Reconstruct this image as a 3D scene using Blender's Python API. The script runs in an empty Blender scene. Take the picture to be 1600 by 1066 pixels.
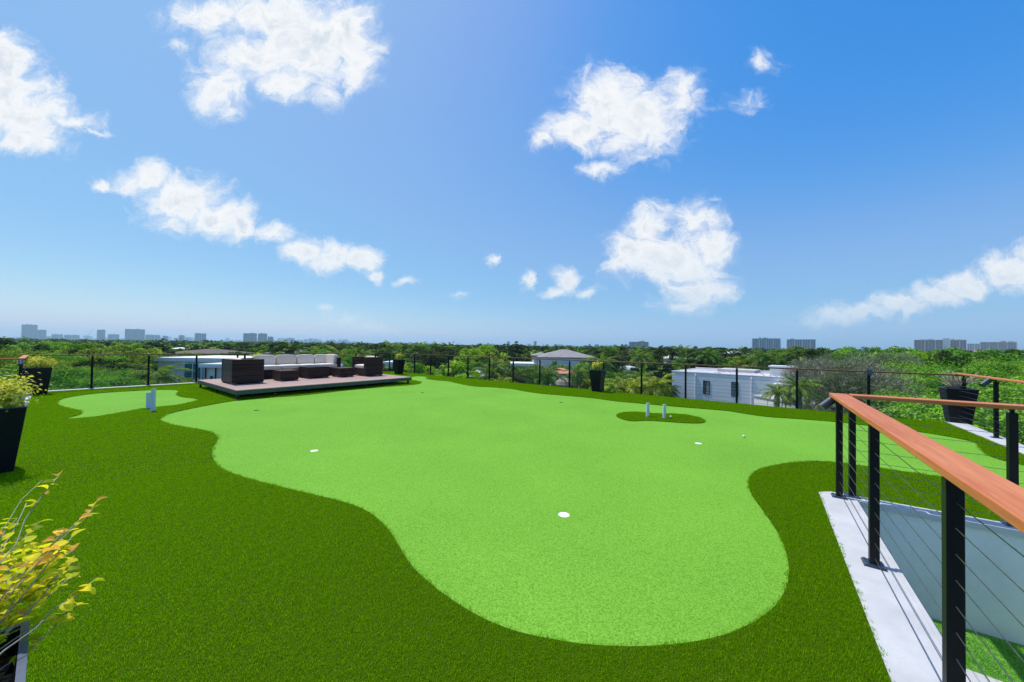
import bpy, bmesh, math, random
import numpy as np
from mathutils import Vector, Matrix, Euler
from mathutils.geometry import tessellate_polygon

SC = bpy.context.scene
COL = SC.collection
R = math.radians

# ------------------------------------------------------------------ camera
EYE = Vector((0.0, 0.0, 1.6))
FPX = 540.0                      # focal length in pixels of the 1600 px wide frame
cam_d = bpy.data.cameras.new('camera')
cam_d.sensor_fit = 'HORIZONTAL'
cam_d.sensor_width = 36.0
cam_d.lens = 36.0 * FPX / 1600.0
cam_d.clip_start = 0.05
cam_d.clip_end = 30000.0
cam = bpy.data.objects.new('camera', cam_d)
COL.objects.link(cam)
CAM_ROT = (Matrix.Rotation(R(90.85), 3, 'X') @ Matrix.Rotation(R(0.785), 3, 'Z'))
cam.matrix_world = Matrix.Translation(EYE) @ CAM_ROT.to_4x4()
SC.camera = cam

# ------------------------------------------------------------------ light
SUN_AZ_X, SUN_AZ_Y = -0.80, 0.60         # horizontal direction towards the sun
SUN_EL = R(63.0)
sun_d = bpy.data.lights.new('sun', 'SUN')
sun_d.energy = 4.2
sun_d.angle = R(0.53)
sun_d.color = (1.0, 0.955, 0.89)
sun = bpy.data.objects.new('sun', sun_d)
COL.objects.link(sun)
sun_dir = Vector((SUN_AZ_X * math.cos(SUN_EL), SUN_AZ_Y * math.cos(SUN_EL), math.sin(SUN_EL)))
sun.rotation_euler = sun_dir.to_track_quat('Z', 'Y').to_euler()
sun.location = (0, 0, 50)

SC.view_settings.view_transform = 'Standard'
SC.view_settings.look = 'None'
SC.view_settings.exposure = 0.0
SC.view_settings.gamma = 1.0
SC.view_settings.use_curve_mapping = False
SC.render.engine = 'CYCLES'
SC.cycles.use_denoising = True
SC.cycles.denoising_prefilter = 'NONE'
SC.cycles.max_bounces = 8
SC.cycles.diffuse_bounces = 4
SC.cycles.glossy_bounces = 2
SC.cycles.transmission_bounces = 4
SC.cycles.transparent_max_bounces = 8
SC.cycles.volume_bounces = 1
SC.cycles.caustics_reflective = False
SC.cycles.caustics_refractive = False


class NT:
    """small helper to write node trees"""
    def __init__(s, nt):
        s.nt = nt

    def n(s, typ, ins=None, **kw):
        nd = s.nt.nodes.new(typ)
        for k, v in kw.items():
            setattr(nd, k, v)
        for k, v in (ins or {}).items():
            s.put(nd, k, v)
        return nd

    def put(s, nd, k, v):
        sock = nd.inputs[k]
        if isinstance(v, bpy.types.NodeSocket):
            s.nt.links.new(v, sock)
        elif isinstance(v, bpy.types.Node):
            s.nt.links.new(v.outputs[0], sock)
        else:
            if isinstance(v, (tuple, list)) and len(v) == 3 and sock.type == 'RGBA':
                v = (*v, 1.0)
            sock.default_value = v

    def math(s, op, a, b=None, c=None, clamp=False):
        nd = s.nt.nodes.new('ShaderNodeMath')
        nd.operation = op
        nd.use_clamp = clamp
        for i, v in enumerate((a, b, c)):
            if v is not None:
                s.put(nd, i, v)
        return nd.outputs[0]

    def vmath(s, op, a, b=None, c=None, out=0):
        nd = s.nt.nodes.new('ShaderNodeVectorMath')
        nd.operation = op
        for i, v in enumerate((a, b, c)):
            if v is not None:
                s.put(nd, i, v)
        return nd.outputs[out]

    def ramp(s, v, a, b, c=0.0, d=1.0, smooth=False):
        nd = s.n('ShaderNodeMapRange', {0: v, 1: a, 2: b, 3: c, 4: d}, interpolation_type='SMOOTHSTEP' if smooth else 'LINEAR')
        return nd.outputs[0]

    def mix(s, f, a, b, mode='MIX'):
        nd = s.nt.nodes.new('ShaderNodeMix')
        nd.data_type = 'RGBA'
        nd.blend_type = mode
        s.put(nd, 0, f)
        s.put(nd, 6, a)
        s.put(nd, 7, b)
        return nd.outputs[2]

    def noise(s, vec, scale, detail=4.0, rough=0.5, dist=0.0):
        ins = {'Scale': scale, 'Detail': detail, 'Roughness': rough, 'Distortion': dist}
        if vec is not None:
            ins['Vector'] = vec
        return s.n('ShaderNodeTexNoise', ins).outputs[0]


# ------------------------------------------------------------------ sky with clouds
world = bpy.data.worlds.new('World')
SC.world = world
world.use_nodes = True
wt = world.node_tree
for n_ in list(wt.nodes):
    wt.nodes.remove(n_)
W = NT(wt)
sky = wt.nodes.new('ShaderNodeTexSky')
sky.sky_type = 'NISHITA'
sky.sun_disc = False
sky.sun_elevation = SUN_EL
# rotation 0 points the sun to +Y, positive turns it towards +X
sky.sun_rotation = math.atan2(SUN_AZ_X, SUN_AZ_Y)
sky.altitude = 0.0
sky.air_density = 1.0
sky.dust_density = 0.9
sky.ozone_density = 2.2
SKY_STRENGTH = 0.125
# clouds: soft round masses (direction from the roof as X/Y, Z/Y; radius), broken up by noise
CLOUDS = [
    # px, py, rx, ry, weight
    (5, 100, 55, 62, 1.0), (20, 150, 75, 60, 1.0), (45, 185, 80, 50, 1.0), (35, 222, 80, 28, .8), (105, 192, 60, 16, .7), (150, 205, 30, 6, .5),
    (330, 25, 85, 34, .8), (430, 30, 120, 55, 1.0), (480, 70, 110, 70, 1.1), (540, 60, 65, 75, 1.0), (560, 110, 45, 42, .75), (400, 90, 90, 45, .9),
    (345, 140, 50, 55, .8), (455, 130, 60, 40, .8), (285, 70, 26, 12, .4), (510, 140, 40, 30, .6), (360, 175, 25, 18, .6),
    (225, 280, 55, 32, .95), (285, 310, 75, 48, 1.0), (340, 340, 65, 40, 1.0), (375, 352, 30, 28, .8), (160, 287, 26, 10, .6), (265, 350, 40, 20, .6),
    (428, 364, 38, 20, .85), (470, 392, 45, 24, .9), (520, 400, 55, 28, 1.0), (562, 402, 36, 24, .9), (583, 430, 22, 11, .8), (638, 441, 30, 9, .55),
    (950, 160, 78, 66, 1.05), (1000, 190, 85, 66, 1.05), (905, 205, 72, 40, .9), (1062, 150, 42, 48, .66), (855, 222, 28, 16, .7), (935, 262, 44, 16, .62),
    (1015, 355, 45, 42, .85), (1000, 400, 70, 44, 1.0), (1060, 405, 80, 56, 1.0), (1115, 395, 42, 46, .9), (1090, 345, 55, 34, .62),
    (1085, 455, 66, 42, .85), (1060, 482, 45, 16, .6), (1125, 460, 30, 30, .6), (965, 415, 35, 20, .8),
    (885, 440, 30, 26, .85), (862, 460, 28, 10, .7), (915, 456, 26, 10, .6), (826, 436, 12, 20, .75), (768, 408, 13, 11, .6),
    (1187, 97, 30, 20, .5), (1168, 157, 32, 14, .27), (1114, 318, 14, 10, .5),
    (1575, 428, 75, 32, 1.0), (1515, 446, 60, 26, 1.0), (1465, 462, 55, 20, .9), (1415, 472, 60, 20, .9), (1350, 486, 60, 20, .7), (1310, 494, 60, 20, .62), (1285, 504, 50, 12, .45), (1625, 415, 60, 36, .9),
    (540, 497, 36, 14, .5), (511, 479, 18, 7, .5), (580, 516, 60, 12, .42), (712, 464, 14, 6, .45),
]
tc = W.n('ShaderNodeTexCoord')
sep = W.n('ShaderNodeSeparateXYZ', {0: tc.outputs['Generated']})
ymax = W.math('MAXIMUM', sep.outputs[1], 0.02)
inv = W.math('DIVIDE', 1.0, ymax)
gx = W.math('MULTIPLY', sep.outputs[0], inv)
gz = W.math('MULTIPLY', sep.outputs[2], inv)
gn = W.n('ShaderNodeCombineXYZ', {0: gx, 1: gz, 2: 0.0}).outputs[0]
warp = W.n('ShaderNodeTexNoise', {'Vector': gn, 'Scale': 9.0, 'Detail': 5.0, 'Roughness': 0.6}).outputs[1]
warp = W.vmath('MULTIPLY', W.vmath('SUBTRACT', warp, (0.5, 0.5, 0.5)), (0.12, 0.09, 0.0))
gnw = W.vmath('ADD', gn, warp)
acc = None
for (cx, cy, rx, ry, w_) in CLOUDS:
    d_ = CAM_ROT @ Vector(((cx - 800) / FPX, -(cy - 533) / FPX, -1.0))
    X_, Z_ = d_.x / d_.y, d_.z / d_.y
    ax, az = FPX / (rx * 1.12), FPX / (ry * 1.12)
    q = W.vmath('MULTIPLY_ADD', gnw, (ax, az, 0.0), (-X_ * ax, -Z_ * az, 0.0))
    l_ = W.vmath('LENGTH', q, out=1)
    v_ = W.math('MULTIPLY_ADD', l_, -w_, w_)
    acc = v_ if acc is None else W.math('MAXIMUM', acc, v_)
n1 = W.noise(W.vmath('MULTIPLY', gnw, (1.0, 1.25, 1.0)), 11.0, 10.0, 0.68, 0.5)
dens = W.math('MULTIPLY_ADD', W.math('SUBTRACT', n1, 0.5), 2.6, W.math('MULTIPLY', W.math('MAXIMUM', acc, -0.6), 1.6))
alpha = W.math('POWER', W.ramp(dens, -0.15, 1.1, smooth=True), 1.25)
front = W.ramp(sep.outputs[1], 0.03, 0.12)
# clouds go on all round, outside what the photograph shows
n2 = W.noise(W.vmath('MULTIPLY', tc.outputs['Generated'], (1, 1, 2.2)), 3.2, 6.0, 0.6)
alpha_b = W.ramp(n2, 0.56, 0.68, smooth=True)
side = W.math('GREATER_THAN', W.math('ABSOLUTE', gx), 1.75)
hi = W.math('GREATER_THAN', gz, 1.25)
other = W.math('MAXIMUM', W.math('MAXIMUM', side, hi), W.math('SUBTRACT', 1.0, front), clamp=True)
above = W.ramp(sep.outputs[2], 0.02, 0.12)
alpha = W.math('MAXIMUM', W.math('MULTIPLY', alpha, front), W.math('MULTIPLY', W.math('MULTIPLY', alpha_b, other), above), clamp=True)
core = W.ramp(dens, 0.8, 1.5, smooth=True)
n3 = W.noise(gnw, 22.0, 5.0, 0.55)
shade = W.math('MULTIPLY', core, W.ramp(n3, 0.35, 0.65))
ccol = W.mix(shade, (0.97, 0.985, 1.0), (0.70, 0.77, 0.85))
hz = W.ramp(gz, 0.0, 0.30)
ccol = W.mix(hz, (0.72, 0.83, 0.95), ccol)
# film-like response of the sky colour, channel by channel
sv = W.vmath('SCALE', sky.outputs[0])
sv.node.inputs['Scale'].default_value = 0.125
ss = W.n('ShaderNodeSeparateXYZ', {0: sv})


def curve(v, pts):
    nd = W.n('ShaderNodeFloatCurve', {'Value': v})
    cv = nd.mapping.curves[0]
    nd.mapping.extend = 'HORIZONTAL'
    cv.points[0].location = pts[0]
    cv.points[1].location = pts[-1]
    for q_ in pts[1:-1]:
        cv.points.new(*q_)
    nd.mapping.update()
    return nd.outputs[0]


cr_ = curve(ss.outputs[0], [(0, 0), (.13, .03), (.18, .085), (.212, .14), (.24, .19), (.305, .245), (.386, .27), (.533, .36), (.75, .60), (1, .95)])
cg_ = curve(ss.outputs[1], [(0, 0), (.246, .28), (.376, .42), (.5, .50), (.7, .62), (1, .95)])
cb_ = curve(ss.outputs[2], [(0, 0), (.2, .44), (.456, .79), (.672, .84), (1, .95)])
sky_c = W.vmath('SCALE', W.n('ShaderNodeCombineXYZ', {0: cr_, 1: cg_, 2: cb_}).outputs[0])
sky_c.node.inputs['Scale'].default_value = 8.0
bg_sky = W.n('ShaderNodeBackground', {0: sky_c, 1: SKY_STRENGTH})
bg_cloud = W.n('ShaderNodeBackground', {0: ccol, 1: 0.98})
alpha = W.math('MULTIPLY', alpha, W.ramp(gz, -0.01, 0.16, 0.35, 1.0))
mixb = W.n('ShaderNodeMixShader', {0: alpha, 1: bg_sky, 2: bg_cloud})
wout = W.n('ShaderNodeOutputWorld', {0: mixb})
try:
    world.cycles.sampling_method = 'MANUAL'
    world.cycles.sample_map_resolution = 512
except Exception:
    pass


# ------------------------------------------------------------------ helpers
def ray(px, py):
    return CAM_ROT @ Vector(((px - 800) / FPX, -(py - 533) / FPX, -1.0))


def gp(px, py, h=0.0):
    """where the line of sight through a point of the photograph meets the level z = h"""
    d = ray(px, py)
    t = (h - EYE.z) / d.z
    return EYE + d * t


def at(px, py, D):
    """point on the line of sight D metres ahead"""
    d = ray(px, py)
    return EYE + d * (D / d.y)


def horizon_y(px):
    return 541.0 + 0.0137 * (px - 800)


def tag(o, label=None, cat=None, group=None, kind=None):
    if label: o['label'] = label
    if cat: o['category'] = cat
    if group: o['group'] = group
    if kind: o['kind'] = kind
    return o


def empty(name, loc, rz=0.0, label=None, cat=None, group=None):
    o = bpy.data.objects.new(name, None)
    o.empty_display_size = 0.3
    o.location = loc
    o.rotation_euler = (0, 0, rz)
    COL.objects.link(o)
    return tag(o, label, cat, group)


def link(name, me, parent=None, loc=(0, 0, 0), rot=(0, 0, 0), scale=(1, 1, 1)):
    o = bpy.data.objects.new(name, me)
    o.location = loc
    o.rotation_euler = rot
    o.scale = scale
    COL.objects.link(o)
    if parent is not None:
        o.parent = parent
    return o


def copy_tree(o, parent=None):
    c = o.copy()
    COL.objects.link(c)
    c.parent = parent
    for ch in CH.get(o.name, []):
        copy_tree(ch, c)
    return c


CH = {}


def note(o):
    """remember children lists once, so that copies are quick"""
    CH[o.name] = [c for c in o.children]
    for c in CH[o.name]:
        note(c)
    return o


class MB:
    """collects boxes, tubes and polygons and links them as one mesh"""
    def __init__(s):
        s.v, s.f, s.m = [], [], []

    def add(s, vs, fs, mi=0):
        b = len(s.v)
        s.v += [tuple(v) for v in vs]
        s.f += [tuple(i + b for i in f) for f in fs]
        s.m += [mi] * len(fs)
        return s

    def box(s, c, size, ax=(1, 0, 0), ay=(0, 1, 0), az=(0, 0, 1), mi=0, top=1.0):
        c, ax, ay, az = Vector(c), Vector(ax), Vector(ay), Vector(az)
        hx, hy, hz_ = size[0] / 2, size[1] / 2, size[2] / 2
        vs = []
        for z in (-1, 1):
            k = top if z > 0 else 1.0
            for (x, y) in ((-1, -1), (1, -1), (1, 1), (-1, 1)):
                vs.append(c + ax * (x * hx * k) + ay * (y * hy * k) + az * (z * hz_))
        return s.add(vs, [(3, 2, 1, 0), (4, 5, 6, 7), (0, 1, 5, 4), (1, 2, 6, 5), (2, 3, 7, 6), (3, 0, 4, 7)], mi)

    def tube(s, pts, rad, n=6, mi=0, cap=True):
        pts = [Vector(p) for p in pts]
        if not isinstance(rad, (list, tuple)):
            rad = [rad] * len(pts)
        vs, fs = [], []
        for i, p in enumerate(pts):
            t = (pts[min(i + 1, len(pts) - 1)] - pts[max(i - 1, 0)]).normalized()
            a = t.cross(Vector((0, 0, 1)) if abs(t.z) < .9 else Vector((1, 0, 0))).normalized()
            b = t.cross(a)
            for k in range(n):
                an = 2 * math.pi * k / n
                vs.append(p + (a * math.cos(an) + b * math.sin(an)) * rad[i])
        for i in range(len(pts) - 1):
            for k in range(n):
                k2 = (k + 1) % n
                fs.append((i * n + k, i * n + k2, (i + 1) * n + k2, (i + 1) * n + k))
        if cap:
            fs.append(tuple(range(n - 1, -1, -1)))
            fs.append(tuple((len(pts) - 1) * n + k for k in range(n)))
        return s.add(vs, fs, mi)

    def prism(s, poly, z0, z1, holes=(), mi=0, bottom=True):
        loops = [list(poly)] + [list(h) for h in holes]
        tess = tessellate_polygon([[Vector((p[0], p[1], 0)) for p in l] for l in loops])
        flat = [p for l in loops for p in l]
        n = len(flat)
        vs = [(p[0], p[1], z1) for p in flat] + [(p[0], p[1], z0) for p in flat]
        fs = []
        for t in tess:
            a, b, c = (Vector(flat[i][:2]) for i in t)
            ccw = (b - a).cross(c - a) > 0
            fs.append(tuple(t) if ccw else tuple(reversed(t)))
            if bottom:
                u = tuple(i + n for i in t)
                fs.append(tuple(reversed(u)) if ccw else u)
        o = 0
        for l in loops:
            k = len(l)
            for i in range(k):
                j = (i + 1) % k
                fs.append((o + i, o + j, n + o + j, n + o + i))
            o += k
        return s.add(vs, fs, mi)

    def mesh(s, name, mats, smooth=False):
        me = bpy.data.meshes.new(name)
        me.from_pydata(s.v, [], s.f)
        for m in (mats if isinstance(mats, (list, tuple)) else [mats]):
            me.materials.append(m)
        me.polygons.foreach_set('material_index', s.m)
        if smooth:
            me.polygons.foreach_set('use_smooth', [True] * len(s.f))
        me.update()
        return me

    def build(s, name, mats, parent=None, smooth=False, world=False, bevel=0.0):
        """world=True: the collected points are world coordinates; otherwise local to the parent"""
        if world and parent is not None:
            o0 = parent.location
            s.v = [(v[0] - o0.x, v[1] - o0.y, v[2] - o0.z) for v in s.v]
        me = s.mesh(name, mats, smooth)
        if bevel:
            bm = bmesh.new(); bm.from_mesh(me)
            bmesh.ops.bevel(bm, geom=list(bm.edges), offset=bevel, segments=1, affect='EDGES', profile=0.5)
            bm.to_mesh(me); bm.free()
        o = link(name, me, parent)
        return o


# ------------------------------------------------------------------ materials
def pbr(name, c1, c2=None, scale=5.0, rough=0.6, bump=0.0, bscale=None, metallic=0.0, spec=0.5, detail=5.0, stretch=(1, 1, 1), coord='Object', contrast=(0.35, 0.65), jitter=0.0, bdist=0.01):
    m = bpy.data.materials.new(name)
    m.use_nodes = True
    t = NT(m.node_tree)
    p = m.node_tree.nodes['Principled BSDF']
    tcn = t.n('ShaderNodeTexCoord')
    vec = t.vmath('MULTIPLY', tcn.outputs[coord], stretch)
    p.inputs['Roughness'].default_value = rough
    p.inputs['Metallic'].default_value = metallic
    p.inputs['Specular IOR Level'].default_value = spec
    if c2 is None:
        c2 = tuple(min(1, c * 1.12) for c in c1)
    f = t.ramp(t.noise(vec, scale, detail, 0.6), contrast[0], contrast[1])
    colr = t.mix(f, c1, c2)
    if jitter:
        oi = t.n('ShaderNodeObjectInfo')
        k = t.math('MULTIPLY_ADD', oi.outputs['Random'], jitter, 1.0 - jitter / 2)
        colr = t.mix(1.0, colr, t.n('ShaderNodeCombineXYZ', {0: k, 1: k, 2: k}).outputs[0], 'MULTIPLY')
    t.put(p, 'Base Color', colr)
    if bump:
        b = t.n('ShaderNodeBump', {'Strength': bump, 'Distance': bdist, 'Height': t.noise(vec, bscale or scale * 4, 4.0, 0.6)})
        t.put(p, 'Normal', b)
    return m


def leaf_mat(name, c1, c2, c3=None, trans=0.35, rough=0.6, objvar=0.45, gloss=0.012):
    """foliage: every leaf has its own tint, every tree a little of its own"""
    m = bpy.data.materials.new(name)
    m.use_nodes = True
    nt = m.node_tree
    for n_ in list(nt.nodes):
        nt.nodes.remove(n_)
    t = NT(nt)
    g = t.n('ShaderNodeNewGeometry')
    oi = t.n('ShaderNodeObjectInfo')
    rnd = g.outputs['Random Per Island']
    c = t.mix(t.ramp(rnd, 0.0, 1.0), c1, c2)
    if c3:
        tcn = t.n('ShaderNodeTexCoord')
        patch = t.ramp(t.noise(tcn.outputs['Object'], 0.55, 2.0), 0.5, 0.62)
        c = t.mix(patch, c, c3)
    k = t.math('MULTIPLY_ADD', oi.outputs['Random'], objvar * 2, 1.0 - objvar)
    c = t.mix(1.0, c, t.n('ShaderNodeCombineXYZ', {0: k, 1: t.math('MULTIPLY_ADD', k, 0.6, 0.4), 2: k}).outputs[0], 'MULTIPLY')
    d = t.n('ShaderNodeBsdfDiffuse', {0: c})
    tr = t.n('ShaderNodeBsdfTranslucent', {0: t.mix(1.0, c, (1.25, 1.35, 0.5), 'MULTIPLY')})
    gl = t.n('ShaderNodeBsdfGlossy', {0: (1, 1, 1), 'Roughness': rough})
    m1 = t.n('ShaderNodeMixShader', {0: trans, 1: d.outputs[0], 2: tr.outputs[0]})
    m2 = t.n('ShaderNodeMixShader', {0: gloss, 1: m1.outputs[0], 2: gl.outputs[0]})
    t.n('ShaderNodeOutputMaterial', {0: m2})
    return m


M = {}
M['black'] = pbr('black_powder_coat', (0.0045, 0.005, 0.007), (0.007, 0.008, 0.011), 9, 0.42, 0.05, 300, spec=0.22)
M['blue_black'] = pbr('lamp_housing', (0.02, 0.03, 0.05), (0.03, 0.045, 0.07), 9, 0.3)
M['planter'] = pbr('planter_fibreglass', (0.004, 0.0055, 0.009), (0.007, 0.009, 0.014), 3, 0.4, 0.04, 60, spec=0.25)
M['rim'] = pbr('planter_rim', (0.05, 0.07, 0.11), (0.09, 0.115, 0.17), 6, 0.35)  # lighter blue paints the sky's reflection onto the planter rims
M['steel'] = pbr('steel_cable', (0.16, 0.16, 0.17), (0.24, 0.24, 0.25), 30, 0.35, metallic=0.8)
M['kerb'] = pbr('painted_concrete', (0.46, 0.46, 0.46), (0.58, 0.58, 0.57), 3.5, 0.8, 0.25, 70, contrast=(0.3, 0.7))
M['stucco'] = pbr('grey_stucco', (0.68, 0.67, 0.66), (0.84, 0.83, 0.81), 2.2, 0.85, 0.5, 60, contrast=(0.25, 0.75))
M['slab'] = pbr('roof_screed', (0.30, 0.30, 0.30), (0.4, 0.4, 0.4), 2, 0.9)
M['wall'] = pbr('house_plaster', (0.62, 0.62, 0.60), (0.70, 0.70, 0.68), 1.0, 0.8)
M['pipe'] = pbr('white_plastic', (0.62, 0.65, 0.70), (0.70, 0.73, 0.76), 4, 0.4)
M['ball'] = pbr('golf_ball', (0.75, 0.76, 0.76), (0.82, 0.82, 0.8), 4, 0.3, 0.2, 200)
M['cup'] = pbr('cup_liner', (0.86, 0.86, 0.9), (0.9, 0.9, 0.92), 4, 0.5)
M['dark'] = pbr('dark_void', (0.01, 0.012, 0.01), None, 4, 0.9)
M['cushion'] = pbr('cushion_fabric', (0.82, 0.66, 0.51), (0.88, 0.73, 0.58), 14, 0.9, 0.3, 160)
M['cushion_tan'] = pbr('cushion_fabric_tan', (0.74, 0.58, 0.43), (0.80, 0.64, 0.48), 14, 0.9, 0.3, 160)
M['deckboard'] = pbr('composite_board', (0.34, 0.215, 0.175), (0.45, 0.295, 0.245), 4, 0.7, 0.25, 60, stretch=(1, 14, 1), jitter=0.16)
M['deckedge'] = pbr('deck_frame', (0.05, 0.06, 0.06), (0.075, 0.085, 0.08), 4, 0.5, 0.1, 60)
M['soil'] = pbr('potting_soil', (0.02, 0.014, 0.01), (0.05, 0.035, 0.025), 40, 0.95, 0.5, 100)
M['twig'] = pbr('dry_twig', (0.40, 0.31, 0.24), (0.58, 0.48, 0.38), 12, 0.8)
M['stem'] = pbr('plant_stem', (0.26, 0.23, 0.14), (0.44, 0.38, 0.26), 40, 0.7)
M['bark'] = pbr('tree_bark', (0.10, 0.08, 0.06), (0.20, 0.17, 0.14), 3, 0.9, 0.4, 12)
M['palmbark'] = pbr('palm_bark', (0.17, 0.15, 0.12), (0.30, 0.27, 0.23), 3, 0.9, 0.4, 12, stretch=(1, 1, 5))
M['glass'] = pbr('dark_glass', (0.008, 0.010, 0.012), (0.014, 0.018, 0.02), 1, 0.35, spec=0.08)
M['teal'] = pbr('teal_glass', (0.0, 0.11, 0.12), (0.01, 0.18, 0.19), 0.6, 0.15)
M['white'] = pbr('white_paint', (0.76, 0.76, 0.75), (0.82, 0.82, 0.81), 2, 0.6)
M['roofgrey'] = pbr('grey_roof', (0.22, 0.20, 0.20), (0.32, 0.30, 0.29), 1.2, 0.85, 0.3, 10)
M['roofbrown'] = pbr('brown_roof', (0.085, 0.06, 0.05), (0.14, 0.10, 0.085), 1.2, 0.85, 0.3, 10)
M['roofterra'] = pbr('terracotta_roof', (0.50, 0.19, 0.10), (0.66, 0.30, 0.18), 1.5, 0.85, 0.3, 10)
M['roofpink'] = pbr('pink_flat_roof', (0.52, 0.42, 0.40), (0.64, 0.56, 0.55), 1.5, 0.9)
M['rooftop'] = pbr('flat_roof_membrane', (0.46, 0.43, 0.42), (0.62, 0.58, 0.57), 0.5, 0.9)
M['thatch'] = pbr('thatch', (0.17, 0.145, 0.13), (0.33, 0.29, 0.26), 2.5, 0.95, 0.7, 12, stretch=(1, 1, 0.25))
M['wood_post'] = pbr('hut_post', (0.12, 0.09, 0.06), None, 3, 0.8)
M['towerwhite'] = pbr('tower_concrete', (0.55, 0.57, 0.58), (0.62, 0.64, 0.64), 0.02, 0.8)
M['towergrey'] = pbr('tower_grey', (0.30, 0.33, 0.36), (0.38, 0.41, 0.44), 0.02, 0.7)
M['towerbrown'] = pbr('tower_brown', (0.20, 0.17, 0.17), (0.26, 0.22, 0.21), 0.02, 0.7)
M['towerpink'] = pbr('tower_pink', (0.46, 0.37, 0.36), (0.52, 0.43, 0.41), 0.02, 0.7)
M['towerglass'] = pbr('tower_glass', (0.05, 0.08, 0.10), (0.09, 0.13, 0.16), 0.05, 0.25)
M['towerteal'] = pbr('tower_green_trim', (0.14, 0.30, 0.28), None, 0.05, 0.5)
M['redroof'] = pbr('red_roof', (0.42, 0.12, 0.11), (0.5, 0.17, 0.15), 0.05, 0.8)
M['ground'] = pbr('garden_ground', (0.035, 0.055, 0.02), (0.085, 0.10, 0.045), 0.08, 0.95, contrast=(0.3, 0.7))
M['crane'] = pbr('crane_steel', (0.30, 0.33, 0.36), None, 1, 0.6)

# handrail wood: grain runs along local X
m = bpy.data.materials.new('handrail_wood')
m.use_nodes = True
t = NT(m.node_tree)
p = m.node_tree.nodes['Principled BSDF']
tcn = t.n('ShaderNodeTexCoord')
v = t.vmath('MULTIPLY', tcn.outputs['Object'], (0.9, 16.0, 16.0))
g1 = t.noise(v, 1.6, 8.0, 0.65, 1.2)
g2 = t.noise(t.vmath('MULTIPLY', tcn.outputs['Object'], (3.0, 90.0, 90.0)), 1.5, 4.0, 0.6)
c = t.mix(t.ramp(g1, 0.38, 0.66), (0.54, 0.150, 0.042), (0.72, 0.255, 0.088))
c = t.mix(t.ramp(g2, 0.35, 0.75, 0.0, 0.35), c, (0.34, 0.12, 0.06))
t.put(p, 'Base Color', c)
p.inputs['Roughness'].default_value = 0.5
p.inputs['Specular IOR Level'].default_value = 0.25
b = t.n('ShaderNodeBump', {'Strength': 0.25, 'Distance': 0.002, 'Height': g2})
t.put(p, 'Normal', b)
M['rail'] = m
M['railshaded'] = m.copy()  # same wood, shade of the far rails' sides painted in as darker brown
M['railshaded'].name = 'shaded_handrail_wood'
for n_ in M['railshaded'].node_tree.nodes:
    if n_.type == 'MIX' and not n_.inputs[6].is_linked:
        n_.inputs[6].default_value = (0.13, 0.052, 0.03, 1)
        n_.inputs[7].default_value = (0.22, 0.095, 0.055, 1)

# wicker: flat horizontal strands over thin uprights
m = bpy.data.materials.new('wicker_weave')
m.use_nodes = True
t = NT(m.node_tree)
p = m.node_tree.nodes['Principled BSDF']
tcn = t.n('ShaderNodeTexCoord')
sp = t.n('ShaderNodeSeparateXYZ', {0: tcn.outputs['Object']})
hrow = t.math('SINE', t.math('MULTIPLY', sp.outputs[2], 2 * math.pi / 0.022))
along = t.math('ADD', sp.outputs[0], sp.outputs[1])
rowid = t.math('FLOOR', t.math('DIVIDE', sp.outputs[2], 0.022))
ph = t.math('MULTIPLY', rowid, math.pi)
vcol = t.math('SINE', t.math('ADD', t.math('MULTIPLY', along, 2 * math.pi / 0.045), ph))
hh = t.math('ADD', t.math('MULTIPLY', hrow, 0.6), t.math('MULTIPLY', vcol, 0.4))
strand = t.n('ShaderNodeTexWhiteNoise', {1: rowid}, noise_dimensions='1D').outputs[0]
big = t.noise(t.vmath('MULTIPLY', tcn.outputs['Object'], (3, 3, 30)), 1.0, 3.0)
cc = t.mix(t.ramp(t.math('ADD', strand, big), 0.6, 1.3), (0.030, 0.014, 0.009), (0.100, 0.050, 0.033))
cc = t.mix(t.ramp(hh, -0.9, 0.1), (0.008, 0.005, 0.005), cc)
t.put(p, 'Base Color', cc)
p.inputs['Roughness'].default_value = 0.5
p.inputs['Specular IOR Level'].default_value = 0.2
t.put(p, 'Normal', t.n('ShaderNodeBump', {'Strength': 0.8, 'Distance': 0.006, 'Height': hh}))
M['wicker'] = m


def turf_mat(name, c1, c2, c3, scale, bump, speck, bdist):
    scale = scale * 1.3
    m = bpy.data.materials.new(name)
    m.use_nodes = True
    t = NT(m.node_tree)
    p = m.node_tree.nodes['Principled BSDF']
    tcn = t.n('ShaderNodeTexCoord')
    o = tcn.outputs['Object']
    fine = t.noise(o, scale * 0.8, 2.0, 0.7)
    mid = t.noise(o, scale * 0.3, 2.0, 0.7)
    big = t.noise(o, 0.7, 3.0, 0.5)
    c = t.mix(t.ramp(fine, 0.40, 0.60), c1, c2)
    c = t.mix(t.ramp(mid, 0.3, 0.75, 0.0, speck), c, c3)
    k = t.ramp(big, 0.3, 0.7, 0.93, 1.06)
    c = t.mix(1.0, c, t.n('ShaderNodeCombineXYZ', {0: k, 1: k, 2: k}).outputs[0], 'MULTIPLY')
    t.put(p, 'Base Color', c)
    p.inputs['Roughness'].default_value = 0.75
    p.inputs['Specular IOR Level'].default_value = 0.04
    t.put(p, 'Normal', t.n('ShaderNodeBump', {'Strength': bump, 'Distance': bdist, 'Height': t.math('ADD', fine, t.math('MULTIPLY', mid, 0.6))}))
    return m


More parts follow.
